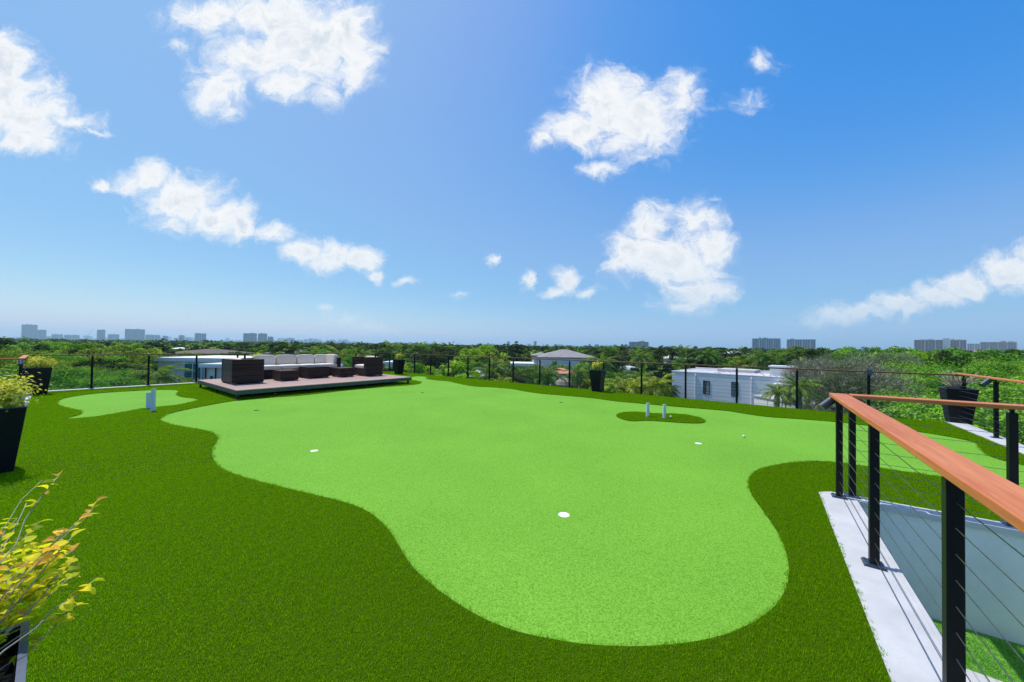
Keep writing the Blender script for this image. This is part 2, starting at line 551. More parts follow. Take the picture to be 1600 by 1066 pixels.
M['turf'] = turf_mat('fringe_turf', (0.020, 0.055, 0.0008), (0.06, 0.125, 0.001), (0.07, 0.13, 0.002), 150.0, 0.8, 0.5, 0.008)  # sheet coloured darker than the blades, painting the shade down between them
M['green'] = turf_mat('putting_turf', (0.080, 0.25, 0.012), (0.215, 0.47, 0.050), (0.225, 0.46, 0.058), 120.0, 0.55, 0.45, 0.004)
M['pitturf'] = turf_mat('lower_turf', (0.05, 0.17, 0.01), (0.20, 0.43, 0.05), (0.18, 0.42, 0.07), 130.0, 0.9, 0.5, 0.006)
M['blade'] = leaf_mat('turf_blades', (0.105, 0.235, 0.002), (0.33, 0.56, 0.004), trans=0.45, gloss=0.0, objvar=0.06)
M['blade_short'] = leaf_mat('putting_blades', (0.17, 0.44, 0.06), (0.26, 0.58, 0.12), trans=0.25, rough=0.5, objvar=0.08)

# foliage
M['leaf_olive'] = leaf_mat('leaves_olive', (0.063, 0.113, 0.012), (0.305, 0.412, 0.045), (0.352, 0.440, 0.040))
M['leaf_green'] = leaf_mat('leaves_green', (0.051, 0.135, 0.014), (0.244, 0.497, 0.045), (0.268, 0.522, 0.040))
M['leaf_dark'] = leaf_mat('leaves_dark', (0.024, 0.056, 0.012), (0.115, 0.201, 0.038))
M['leaf_lime'] = leaf_mat('leaves_lime', (0.082, 0.176, 0.012), (0.394, 0.622, 0.041))
M['leaf_grey'] = leaf_mat('leaves_grey', (0.098, 0.139, 0.057), (0.227, 0.276, 0.114))
M['frond'] = leaf_mat('palm_fronds', (0.062, 0.118, 0.024), (0.291, 0.420, 0.093))
M['frond_yellow'] = leaf_mat('palm_fronds_yellow', (0.106, 0.159, 0.016), (0.460, 0.520, 0.060))
M['leaf_yellow'] = leaf_mat('shrub_leaves_yellow', (0.50, 0.50, 0.04), (0.85, 0.76, 0.16), trans=0.4, objvar=0.1)
M['fl_lime'] = leaf_mat('shrub_leaf_lime', (0.50, 0.56, 0.012), (0.62, 0.62, 0.015), trans=0.5, gloss=0.006, rough=0.5, objvar=0.35)
M['fl_yellow'] = leaf_mat('shrub_leaf_yellow', (0.84, 0.72, 0.02), (0.88, 0.78, 0.05), trans=0.5, gloss=0.006, rough=0.5, objvar=0.2)
M['fl_orange'] = leaf_mat('shrub_leaf_orange', (0.80, 0.36, 0.05), (0.86, 0.50, 0.12), trans=0.4, gloss=0.006, rough=0.5, objvar=0.25)
M['fl_green'] = leaf_mat('shrub_leaf_green', (0.22, 0.30, 0.02), (0.3, 0.36, 0.02), trans=0.5, gloss=0.006, rough=0.5, objvar=0.35)
M['bougain'] = leaf_mat('blossom', (0.45, 0.22, 0.20), (0.55, 0.30, 0.26))

# ------------------------------------------------------------------ layout of the roof (metres; eye over the origin)
U = Vector((0.8, -0.6, 0))          # the two directions of the building
V = Vector((0.6, 0.8, 0))
UANG = math.atan2(-0.6, 0.8)
B = Vector((-6.85, 20.35, 0))       # far corner of the roof
G = Vector((10.2, 7.84, 0))         # right corner
A = Vector((-14.6, 10.3, 0))        # left corner
Wc = Vector((-12.1, 8.55, 0))       # inner left corner
A = Wc - U * ((Wc - B).dot(U) * -1) if False else A
GZ = -10.5                          # level of the gardens


def P2(v):
    return (v.x, v.y)


# align corners exactly with the two directions
kA = (B - Vector((-14.3, 10.7, 0))).dot(V)
A = B - V * (kA + 0.28)
A = A + U * (Vector((-14.3, 10.7, 0)) - B).dot(U)
lenBG = (G - B).dot(U)
B = B + U * (A - B).dot(U)          # B now on the left-back line
B = Vector((B.x, B.y, 0))
lenBG = (G - B).dot(U)
G = B + U * lenBG
Wc = A + U * 3.05
deck_outer = [Wc - V * 12, Wc, A, B, G, G - V * 12]

# stairwell (pit) and its two kerbs
PC = Vector((3.56, 3.76, 0))        # corner post
RU, RV = Vector((0.8, -0.6, 0)), Vector((-0.581, -0.814, 0))
RV = Vector((-0.6, -0.8, 0)) * 0.55 + Vector((-0.575, -0.818, 0)) * 0.45
RV.normalize()
Q2 = Vector((3.72, 3.78, 0))         # first post of the second arm
RU2 = Vector((0.841, -0.541, 0))
N2 = Vector((0.541, 0.841, 0))
A_, B_ = PC + RU * 0.115, Q2 - N2 * 0.13
# corner: line A_ along RV with line B_ along RU2
den = RV.x * RU2.y - RV.y * RU2.x
tt_ = ((B_.x - A_.x) * RU2.y - (B_.y - A_.y) * RU2.x) / den
O_in = A_ + RV * tt_
pit = [O_in, O_in + RV * 5.0, O_in + RV * 5.0 + RU * 2.1, O_in + RU2 * 2.1]
PITZ = -0.98
k_out = PC - RU * 0.165 - RV * 0.06                  # outer corner of the kerb
kerb_outer = [k_out + RV * .03, k_out + RV * 5.4, k_out + RV * 5.4 + RU * 2.7, Q2 + N2 * 0.035 + RU2 * 2.5, Q2 + N2 * 0.035 - RU2 * 0.18]
pit_mid = sum((q_ for q_ in pit), Vector()) / 4
pit_big = [q_ + (q_ - pit_mid).normalized() * 0.16 for q_ in pit]


def catmull(px, closed=True, sub=5, conv=gp):
    pts = [conv(*p) for p in px]
    n = len(pts)
    out = []
    for i in range(n):
        p0, p1, p2, p3 = pts[(i - 1) % n], pts[i], pts[(i + 1) % n], pts[(i + 2) % n]
        for k in range(sub):
            s = k / sub
            out.append(0.5 * ((2 * p1) + (p2 - p0) * s + (2 * p0 - 5 * p1 + 4 * p2 - p3) * s * s + (3 * p1 - p0 - 3 * p2 + p3) * s ** 3))
    return out


MAIN = [(250, 656), (262, 648), (290, 641), (325, 634), (370, 626.5), (420, 622), (470, 618.5), (520, 613), (555, 608.5), (600, 605), (640, 602.2), (655, 600), (658, 597.5), (650, 595.5),
        (635, 593), (640, 589.8), (652, 588.2), (662, 588.6), (669, 590.2), (666, 592.3), (682, 594.6), (700, 596), (715, 599.5), (740, 604), (775, 606), (800, 608.3), (825, 612.8), (850, 616),
        (887, 619), (925, 622.5), (962, 627.5), (1000, 631), (1050, 635.5), (1100, 639.5), (1137, 642.8), (1165, 647.3), (1200, 652), (1250, 655.5), (1307, 660), (1340, 664),
        (1375, 668), (1435, 675.5), (1487, 684), (1522, 692), (1529, 699), (1540, 710), (1562, 719), (1600, 728), (1650, 742), (1690, 760), (1690, 785), (1640, 780),
        (1600, 769), (1525, 757), (1475, 748), (1425, 740.5), (1360, 731), (1307, 724.5), (1275, 722.5), (1237, 724.5), (1200, 731), (1180, 738.5), (1171, 748.5), (1170, 761), (1176, 776),
        (1190, 796), (1207, 820), (1222, 846), (1231, 876), (1232, 906), (1222, 936), (1200, 961), (1165, 983), (1120, 1000), (1060, 1011), (990, 1015), (920, 1012), (860, 1003), (800, 989),
        (750, 968), (710, 944), (675, 918), (648, 893), (630, 868), (612, 838), (592, 815), (565, 797), (530, 785), (480, 773), (430, 761), (385, 749), (350, 736), (336, 724), (331, 711),
        (333, 699), (339.5, 688), (337, 681), (325, 675), (300, 670.5), (270, 665), (254, 660)]
SMALL = [(89, 631), (98, 624), (125, 618.5), (160, 614.5), (225, 610.5), (262, 609.5), (276, 610.3), (280, 612.5), (276, 616), (282, 620.5), (302, 623), (309, 625.6), (299, 629), (275, 634),
         (225, 639.2), (187, 646), (150, 652), (120, 655), (100, 655.6), (111, 652.5), (125, 648.5), (128, 645.5), (122, 642), (102, 637.5)]
ISLE = [(963, 650), (972, 646), (995, 644.5), (1025, 647), (1062, 648), (1087, 652), (1101, 657), (1098, 661.5), (1075, 662), (1040, 659.7), (1012, 658), (987, 658.7), (970, 655)]
main_w = catmull(MAIN)
small_w = catmull(SMALL)
isle_w = catmull(ISLE)
TURF_Z = 0.018

# roof building under the deck
mb = MB()
mb.prism([P2(p) for p in deck_outer], -0.25, -0.02, holes=[[P2(p) for p in pit_big]])
tag(mb.build('roof_slab', M['slab']), kind='structure')
lower = [p + (p - Vector((-2, 8, 0))) * 0.0 for p in deck_outer]
body = empty('apartment_house', (-2, 8, GZ), label='pale plastered building that carries the putting roof', cat='building')
mb = MB()
cen = sum((p for p in deck_outer), Vector()) / len(deck_outer)
mb.prism([P2(p) for p in deck_outer], GZ, -1.3)
mb.build('wall', M['wall'], body, world=True)
mb = MB()
ro = [P2(p) for p in deck_outer]
mb.prism(ro, -1.297, -0.253, holes=[[P2(p) for p in pit_big]], bottom=False)
mb.build('parapet', M['wall'], body, world=True)

# kerbs along the left and right edges
def strip(a, b, off, w, z0, z1, name, side):
    d = (b - a).normalized()
    n = Vector((-d.y, d.x, 0)) * side
    m_ = MB()
    m_.prism([P2(a + n * off), P2(b + n * off), P2(b + n * (off + w)), P2(a + n * (off + w))], z0, z1)
    return tag(m_.build(name, M['kerb']), kind='structure')


KZ = 0.035
strip(A + U * 0.01, B + U * 0.01 - V * 3.2, 0.0, 0.26, -0.018, KZ, 'kerb', -1)
strip(Wc - V * 12, Wc, 0.0, 0.26, -0.018, KZ, 'kerb', -1)
strip(A + U * 0.27, Wc, 0.0, 0.26, -0.018, KZ - 0.001, 'kerb', -1)
strip(G, G - V * 12, 0.0, 0.30, -0.018, KZ, 'kerb', -1)
mb = MB()
mb.prism([P2(p) for p in kerb_outer], -0.018, 0.02, holes=[[P2(p) for p in pit]])
tag(mb.build('stairwell_kerb', M['kerb']), kind='structure')
# pit walls and floor
mb = MB()
for i in range(4):
    a, b_ = pit[i], pit[(i + 1) % 4]
    d = (b_ - a).normalized()
    n = Vector((d.y, -d.x, 0))
    c_ = (pit[0] + pit[2]) / 2
    if (c_ - a).dot(n) > 0:
        n = -n
    aa, bb = a + n * 0.004, b_ + n * 0.004
    mb.prism([P2(aa), P2(bb), P2(bb + n * 0.12), P2(aa + n * 0.12)], PITZ - 0.05, -0.0185)
tag(mb.build('stairwell_wall', M['stucco']), kind='structure')
mb = MB()
mb.prism([P2(p) for p in pit], PITZ - 0.1, PITZ)
tag(mb.build('lower_lawn', M['pitturf']), kind='structure')
# white lip along the inside of the kerb
mb = MB()
for a, b_, n in ((pit[0], pit[1], RU), (pit[0], pit[3], -N2)):
    d = (b_ - a).normalized()
    a2 = a + d * (0.001 if n is RU else 0.036)
    mb.prism([P2(a2 - n * 0.004), P2(b_ - n * 0.004), P2(b_ + n * 0.022), P2(a2 + n * 0.022)], -0.03, 0.026)
tag(mb.build('kerb_edge_trim', M['kerb']), kind='structure')

# turf: fringe sheet with the greens cut out, greens one step lower
inset = [Wc - V * 12 + U * 0.26, Wc + U * 0.26 - V * 0.26, A + (U - V) * 0.0 + U * 0.27 - V * 0.0, B + U * 0.27 - V * 3.2, B + U * 0.02 - V * 3.2, B + U * 0.02 - V * 0.10, G - U * 0.30 - V * 0.10, G - U * 0.30 - V * 12]
inset[1] = Wc + U * 0.26
inset[1] = Wc + U * 0.26 - V * 0.27
inset[2] = A + U * 0.27 - V * 0.27
inset = [inset[0], inset[1], inset[2]] + inset[3:]
mb = MB()
mb.prism([P2(p) for p in inset], 0.0, TURF_Z, holes=[[P2(p) for p in main_w], [P2(p) for p in small_w], [P2(p) for p in kerb_outer]], bottom=False)
tag(mb.build('fringe_lawn', M['turf']), kind='structure')
mb = MB()
mb.prism([P2(p) for p in isle_w], 0.005, TURF_Z, bottom=False)
tag(mb.build('fringe_island_lawn', M['turf']), kind='structure')
CUPS = [(881, 804.5), (491, 704.5), (1091, 693), (401, 641.5), (660, 614), (877, 629)]
cup_w = [gp(x, y) for x, y in CUPS]


def circle(c, r, n=24):
    return [(c.x + r * math.cos(2 * math.pi * k / n), c.y + r * math.sin(2 * math.pi * k / n)) for k in range(n)]


mb = MB()
mb.prism([P2(p) for p in main_w], -0.012, 0.004, holes=[circle(c, 0.056) for c in cup_w], bottom=False)
tag(mb.build('putting_green', M['green']), kind='structure')
mb = MB()
mb.prism([P2(p) for p in small_w], -0.012, 0.004, bottom=False)
tag(mb.build('small_putting_green', M['green']), kind='structure')

# ------------------------------------------------------------------ turf blades (real geometry near the eye)
def inside(poly, xs, ys):
    r = np.zeros(len(xs), bool)
    n = len(poly)
    j = n - 1
    for i in range(n):
        xi, yi = poly[i][0], poly[i][1]
        xj, yj = poly[j][0], poly[j][1]
        c_ = ((yi > ys) != (yj > ys)) & (xs < (xj - xi) * (ys - yi) / (yj - yi + 1e-12) + xi)
        r ^= c_
        j = i
    return r


def clump(name, seed, n, rad, h, w, mat_, lean=0.5):
    rng = np.random.default_rng(seed)
    vs, fs = [], []
    for i in range(n):
        a = rng.uniform(0, 2 * math.pi)
        rr = rad * math.sqrt(rng.uniform())
        bx, by = rr * math.cos(a), rr * math.sin(a)
        hh_ = h * rng.uniform(0.65, 1.1)
        ld = rng.uniform(0, 2 * math.pi)
        ll = lean * hh_ * rng.uniform(0.2, 1.0)
        lx, ly = ll * math.cos(ld), ll * math.sin(ld)
        wd = rng.uniform(0, 2 * math.pi)
        wx, wy = w / 2 * math.cos(wd), w / 2 * math.sin(wd)
        b0 = len(vs)
        vs += [(bx - wx, by - wy, 0), (bx + wx, by + wy, 0), (bx + lx * .35 + wx * .8, by + ly * .35 + wy * .8, hh_ * .6), (bx + lx * .35 - wx * .8, by + ly * .35 - wy * .8, hh_ * .6), (bx + lx, by + ly, hh_)]
        fs += [(b0, b0 + 1, b0 + 2, b0 + 3), (b0 + 3, b0 + 2, b0 + 4)]
    me = bpy.data.meshes.new(name)
    me.from_pydata(vs, [], fs)
    me.materials.append(mat_)
    return me


def scatter(name, pts, sources, smin, smax, seed=1, rotz_only=True):
    """points -> instances of the source meshes, as one stuff object"""
    me = bpy.data.meshes.new(name)
    me.vertices.add(len(pts))
    me.vertices.foreach_set('co', np.asarray(pts, dtype=np.float32).ravel())
    o = link(name, me)
    coll = bpy.data.collections.new(name + '_sources')
    for i, s in enumerate(sources):
        so = s if isinstance(s, bpy.types.Object) else bpy.data.objects.new(name + '_source', s)
        coll.objects.link(so)
    ng = bpy.data.node_groups.new(name, 'GeometryNodeTree')
    ng.interface.new_socket('Geometry', in_out='INPUT', socket_type='NodeSocketGeometry')
    ng.interface.new_socket('Geometry', in_out='OUTPUT', socket_type='NodeSocketGeometry')
    g = NT(ng)
    gi = g.n('NodeGroupInput')
    go = g.n('NodeGroupOutput')
    ci = g.n('GeometryNodeCollectionInfo', {'Separate Children': True, 'Reset Children': True})
    ci.inputs['Collection'].default_value = coll
    rv = g.n('FunctionNodeRandomValue', data_type='FLOAT_VECTOR')
    rv.inputs[0].default_value = (0, 0, 0)
    rv.inputs[1].default_value = (0, 0, 2 * math.pi)
    rv.inputs['Seed'].default_value = seed
    rs = g.n('FunctionNodeRandomValue', data_type='FLOAT')
    rs.inputs[2].default_value = smin
    rs.inputs[3].default_value = smax
    rs.inputs['Seed'].default_value = seed + 7
    ip = g.n('GeometryNodeInstanceOnPoints', {'Points': gi.outputs[0], 'Instance': ci.outputs[0], 'Pick Instance': True, 'Rotation': rv.outputs[0], 'Scale': rs.outputs[1]})
    g.put(go, 0, ip.outputs[0])
    md = o.modifiers.new(name, 'NODES')
    md.node_group = ng
    return o


rng = np.random.default_rng(5)


def region_points(spacing, r0, r1, half_angle=1.02):
    n = int(r1 / spacing) + 1
    gx_, gy_ = np.meshgrid(np.arange(-n, n + 1), np.arange(0, n + 1))
    xs = (gx_.ravel() + rng.uniform(-.5, .5, gx_.size)) * spacing
    ys = (gy_.ravel() + rng.uniform(-.5, .5, gy_.size)) * spacing
    rr = np.hypot(xs, ys)
    an = np.abs(np.arctan2(xs, ys))
    k = (rr > r0) & (rr <= r1) & (an < half_angle) & (ys > 0.3)
    return xs[k], ys[k]


def turf_filter(xs, ys, dark=True):
    ins = inside([P2(p) for p in inset], xs, ys)
    im = inside([P2(p) for p in main_w], xs, ys)
    is_ = inside([P2(p) for p in small_w], xs, ys)
    ii = inside([P2(p) for p in isle_w], xs, ys)
    ik = inside([P2(p) for p in kerb_outer], xs, ys)
    d = ins & ~ik & (~(im | is_) | ii)
    g_ = (im | is_) & ~ii & ~ik
    return d if dark else g_


P2c_ = Vector((-7.56, 9.52, 0))
blade_near = [clump('blade_clump', 10 + i, 34, 0.026, 0.017, 0.0021, M['blade'], 0.55) for i in range(6)]
blade_far = [clump('blade_clump', 20 + i, 44, 0.05, 0.017, 0.0042, M['blade'], 0.55) for i in range(4)]
short_near = [clump('short_clump', 30 + i, 22, 0.022, 0.0075, 0.0026, M['blade_short'], 1.3) for i in range(3)]
for (sp_, r0_, r1_, src_, sd_) in ((0.028, 0.5, 6.0, blade_near, 3), (0.052, 6.0, 25.0, blade_far, 4)):
    xs, ys = region_points(sp_, r0_, r1_)
    k = turf_filter(xs, ys)
    k &= ~((np.abs(xs * 0.6 + ys * 0.8 - (P2c_.x * .6 + P2c_.y * .8) - 2.9) < 2.7) & (np.abs(-(xs - P2c_.x) * .8 + (ys - P2c_.y) * .6 - 2.2) < 1.7))
    tag(scatter('turf_grass', np.stack([xs[k], ys[k], np.full(k.sum(), TURF_Z - 0.003)], 1), src_, 0.8, 1.2, sd_), kind='stuff')
# grass at the foot of the stairwell
px_ = rng.uniform(0, 1, 9000)
py_ = rng.uniform(0, 1, 9000)
pp = np.array([list((pit[0] + RU2 * (.05 + 1.95 * a_) + RV * (.05 + 3.9 * b_))[:2]) + [PITZ] for a_, b_ in zip(px_, py_)])
tag(scatter('lower_grass', pp, [clump('lower_clump', 40, 20, 0.03, 0.016, 0.0035, M['blade_short'], 1.0)], 0.8, 1.2, 6), kind='stuff')

q = gp(1556, 1092, PITZ + .1)
tag(MB().box((q.x, q.y, PITZ + .05), (.34, .5, .1), (U.x, U.y, 0), (V.x, V.y, 0)).build('step', M['kerb'], bevel=.008), kind='structure')
# golf cups
for i, c_ in enumerate(cup_w):
    lab = ['golf hole with white liner in the middle of the near green', 'golf hole at the left of the big green, below the lounge platform', 'golf hole in front of the turf island with two tubes',
           'golf hole close to the front corner of the lounge platform', 'small golf hole beyond the platform end on the far green', 'faint golf hole near the far fringe of the green'][i]
    e = empty('golf_hole', (c_.x, c_.y, 0), label=lab, cat='golf hole', group='holes of the putting green')
    m_ = MB()
    n = 24
    vs = [(0.055 * math.cos(2 * math.pi * k / n), 0.055 * math.sin(2 * math.pi * k / n), z) for z in (0.003, -0.018) for k in range(n)]
    m_.add(vs, [(k, (k + 1) % n, n + (k + 1) % n, n + k) for k in range(n)])
    m_.build('liner', M['dark'], e)
    m_ = MB()
    m_.add([(0.054 * math.cos(2 * math.pi * k / n), 0.054 * math.sin(2 * math.pi * k / n), -0.008) for k in range(n)], [tuple(range(n))])
    m_.v = [(x_, y_, 0.0015 if i < 3 else -0.012) for x_, y_, z_ in m_.v]
    m_.build('cover', M['cup'], e)

# golf balls
ball_me = bpy.data.meshes.new('golf_ball')
bm = bmesh.new()
bmesh.ops.create_icosphere(bm, subdivisions=3, radius=0.0214)
for f in bm.faces: f.smooth = True
bm.to_mesh(ball_me); bm.free()
ball_me.materials.append(M['ball'])
for (x, y, z, lab) in ((1162, 683.5, 0.007, 'white golf ball lying alone on the light green turf'), (1048, 652.5, 0.024, 'white golf ball beside the right tube on the turf island'),
                       (430, 616.5, 0.02, 'white golf ball under the front edge of the platform')):
    q = gp(x, y, z)
    tag(link('golf_ball', ball_me, loc=(q.x, q.y, z + 0.0214)), lab, 'golf ball', 'golf balls on the turf')

# white practice tubes
for (x, y, h, r_, lab) in ((239, 642.5, 0.50, 0.041, 'taller white tube standing left of the lounge platform'), (231.5, 638.5, 0.37, 0.041, 'shorter white tube behind the tall one by the small green'),
                           (1012, 651, 0.315, 0.037, 'left white tube standing on the turf island'), (1038, 653.5, 0.315, 0.037, 'right white tube standing on the turf island, ball at its foot')):
    q = gp(x, y, TURF_Z)
    e = empty('marker_tube', (q.x, q.y, TURF_Z), label=lab, cat='tube', group='white tubes standing in the turf')
    m_ = MB(); n = 20
    vs, fs = [], []
    for (rr_, z) in ((r_, 0), (r_, h), (r_ * 0.9, h), (r_ * 0.9, h - 0.12)):
        vs += [(rr_ * math.cos(2 * math.pi * k / n), rr_ * math.sin(2 * math.pi * k / n), z) for k in range(n)]
    for j in range(3):
        fs += [(j * n + k, j * n + (k + 1) % n, (j + 1) * n + (k + 1) % n, (j + 1) * n + k) for k in range(n)]
    fs.append(tuple(3 * n + k for k in range(n)))
    m_.add(vs, fs)
    m_.build('tube_wall', M['pipe'], e, smooth=False)
    m_ = MB(); m_.tube([(0, 0, -0.002), (0, 0, 0.006)], r_ * 1.12, 16)
    m_.build('foot_ring', M['dark'], e)

# ------------------------------------------------------------------ railings
PW = 0.053
post_me = MB().box((0, 0, 0.515), (PW, PW, 1.03)).mesh('post', M['black'])
bmx = bmesh.new(); bmx.from_mesh(post_me)
bmesh.ops.bevel(bmx, geom=list(bmx.edges), offset=0.004, segments=2, affect='EDGES', profile=0.5)
bmx.to_mesh(post_me); bmx.free()
post_me.materials[0] = M['black']
plate_me = MB().box((0, 0, 0.007), (0.125, 0.125, 0.014), top=0.8).mesh('base_plate', M['blue_black'])
stub_me = MB().box((0, 0, 1.05), (0.022, 0.022, 0.039)).mesh('rail_support', M['black'])
screw_me = MB().tube([(0, 0, 0.012), (0, 0, 0.018)], 0.006, 8).mesh('screw', M['steel'])


def bar(name, p0, p1, w, h, mat_, parent, bevel=0.006):
    """bar with its length along local X"""
    p0, p1 = Vector(p0), Vector(p1)
    L = (p1 - p0).length
    m_ = MB().box((L / 2, 0, 0), (L, w, h))
    me = m_.mesh(name, mat_)
    if bevel:
        bm_ = bmesh.new(); bm_.from_mesh(me)
        bmesh.ops.bevel(bm_, geom=list(bm_.edges), offset=bevel, segments=3, affect='EDGES', profile=0.5)
        bm_.to_mesh(me); bm_.free()
    d = (p1 - p0)
    o = link(name, me, parent, loc=p0 - parent.location, rot=(0, -math.atan2(d.z, math.hypot(d.x, d.y)), math.atan2(d.y, d.x)))
    return o


CABLE_H = [0.06 + 0.11 * i for i in range(9)]


def railing(name, label, path, posts, z0, rail_w=0.10, cable_r=0.0028, detail=False, wood='rail'):
    """path: corner points; posts: positions; one object for the whole length"""
    root = empty(name, (path[0].x, path[0].y, z0), label=label, cat='railing')
    for (q, ang) in posts:
        po = link('post', post_me, root, loc=(q.x - path[0].x, q.y - path[0].y, 0), rot=(0, 0, ang))
        link('base_plate', plate_me, po)
        link('rail_support', stub_me, po)
        if detail:
            for sx in (-.045, .045):
                for sy in (-.045, .045):
                    link('screw', screw_me, po, loc=(sx, sy, 0))
    for i in range(len(path) - 1):
        a, b_ = path[i], path[i + 1]
        d = (b_ - a).normalized()
        ext = rail_w / 2
        a2 = a - d * (ext if i == 0 else -ext - .001)
        b2 = b_ + d * ext
        bar('handrail', Vector((a2.x, a2.y, z0 + 1.09)), Vector((b2.x, b2.y, z0 + 1.09)), rail_w, 0.04 if detail else 0.032, M[wood], root)
        for hgt in CABLE_H:
            m_ = MB().tube([Vector((a.x, a.y, z0 + hgt)), Vector((b_.x, b_.y, z0 + hgt))], cable_r, 5)
            m_.build('cable', M['steel'], root, world=True)
    return root


def on_line(p, d, t0, step, n):
    return [(p + d * (t0 + step * i), UANG) for i in range(n)]


# stairwell railing beside the eye
P_1 = PC
arm1 = [PC + RV * t_ for t_ in (0.0, 1.46, 2.79, 4.2)]
arm2 = [Q2, Q2 + RU2 * 1.075, Q2 + RU2 * 2.15]
root = railing('stairwell_railing', 'near black cable railing with red wood handrail around the stairwell',
               [PC + RV * 5.0, PC], [(q, math.atan2(RV.y, RV.x)) for q in arm1] + [(q, math.atan2(RU2.y, RU2.x)) for q in arm2], 0.02, 0.145, 0.0021, True)
e1_, e2_ = Q2 - RU2 * 0.02, Q2 + RU2 * 2.3
bar('handrail', Vector((e1_.x, e1_.y, 1.108)) - N2 * 0.03, Vector((e2_.x, e2_.y, 1.108)) - N2 * 0.03, 0.145, 0.038, M['rail'], root)
for hgt in CABLE_H:
    MB().tube([Vector((Q2.x, Q2.y, .02 + hgt)), Vector((e2_.x, e2_.y, .02 + hgt))], 0.0021, 5).build('cable', M['steel'], root, world=True)
# perimeter railings
lineR = G - U * 0.03 - V * 0.05
npost = int(lenBG / 1.365)
rp = [(G - V * 0.06 - U * 0.05, UANG)] + [(Vector((7.9, 9.6, 0)) * 1.0, UANG)]
s0 = (Vector((7.9, 9.6, 0)) - B).dot(U)
offs = -0.06
posts = [(G - V * 0.06 - U * 0.05, UANG)]
s = s0 + 1.365
while s > 0.3:
    if abs(s - lenBG) > 0.5:
        posts.append((B + U * s + V * offs, UANG))
    s -= 1.365
posts.append((B + U * 0.07 + V * offs, UANG))
railing('perimeter_railing', 'far black cable railing along the long back edge of the roof', [G - V * 0.06 - U * 0.05, B + U * 0.07 + V * offs], posts, 0.0, wood='railshaded')
posts = [(A + U * 0.13 - V * 0.0 + V * (0.0), UANG)]
base = Vector((-14.3, 10.7, 0))
tA = (base - A).dot(V)
posts = []
s = tA + 0.84 - 1.28
LB = (B - A).dot(V)
s = 0.15
s = tA + 0.84 - 1.28 * 1
while s < LB - 0.5:
    posts.append((A + U * 0.13 + V * s, UANG))
    s += 1.28
posts.append((B + U * 0.13 - V * 0.35, UANG))
railing('perimeter_railing', 'cable railing on white kerb along the left far edge behind the lounge', [A + U * 0.13 - V * 0.13, B + U * 0.13 - V * 0.35], posts, KZ, wood='railshaded')
railing('perimeter_railing', 'left railing with end of wood handrail between the two left planters', [A + U * 0.32 - V * 0.13, Wc + U * 0.13 - V * 0.13, Wc + U * 0.13 - V * 9],
        [(Wc + U * 0.13 - V * (0.13 + 1.4 * i), UANG) for i in range(6)], KZ)
_g = G - U * 0.14
_k = ray(1556, 600).x / ray(1556, 600).y
TR1 = (_g.x - _k * _g.y) / (V.x - _k * V.y)
railing('perimeter_railing', 'railing with orange wood handrail on white kerb at the right edge', [G - U * 0.14 - V * 0.12, G - U * 0.14 - V * 9],
        [(G - U * 0.14 - V * (TR1 + 1.4 * i), UANG) for i in range(5)], KZ)

# small lamps on the handrails
def rail_lamp(q, rz, label, tilt=-42):
    e = empty('spot_lamp', q, rz, label=label, cat='lamp', group='small spot lamps on the railings')
    m_ = MB()
    a = R(tilt)
    d = Vector((math.cos(a), 0, math.sin(a)))
    m_.tube([d * 0.0, d * 0.15], 0.04, 18)
    m_.build('lamp_head', M['blue_black'], e, smooth=False)
    m_ = MB(); m_.tube([d * 0.15, d * 0.162], [0.043, 0.043], 18)
    m_.build('lamp_ring', M['blue_black'], e)
    m_ = MB(); m_.tube([(0.0, 0, 0), (-0.03, 0, -0.012), (-0.09, 0, -0.012)], 0.012, 8)
    m_.build('bracket', M['black'], e)


c_ = PC - RU * 0.075
rail_lamp(Vector((PC.x, PC.y, 1.075)) - RU * 0.03 - RV * 0.06, math.atan2(0.25, -1), 'small dark spot lamp at the near corner of the wood handrail')
q = G - U * 0.14 - V * TR1
rail_lamp(Vector((q.x, q.y, 1.10)) - U * 0.07, math.atan2(0.2, -1), 'small dark spot lamp under the right orange handrail')
q = Wc + U * 0.13 - V * 0.13
rail_lamp(Vector((q.x, q.y, 1.09)) + U * 0.08, math.atan2(-0.6, 0.8), 'small dark spot lamp on the left railing corner')
for (s_, lab) in ((s0 + 1.365, 'grey box lamp on a post of the far railing by the bare tree'), ):
    q = B + U * s_ + V * offs
    e = empty('box_lamp', (q.x, q.y, 1.02), UANG, label=lab, cat='lamp')
    MB().box((0, -0.05, 0.06), (0.10, 0.07, 0.14)).build('lamp_body', M['rim'], e)
    MB().box((0, -0.09, 0.02), (0.07, 0.02, 0.02)).build('lamp_hood', M['blue_black'], e)

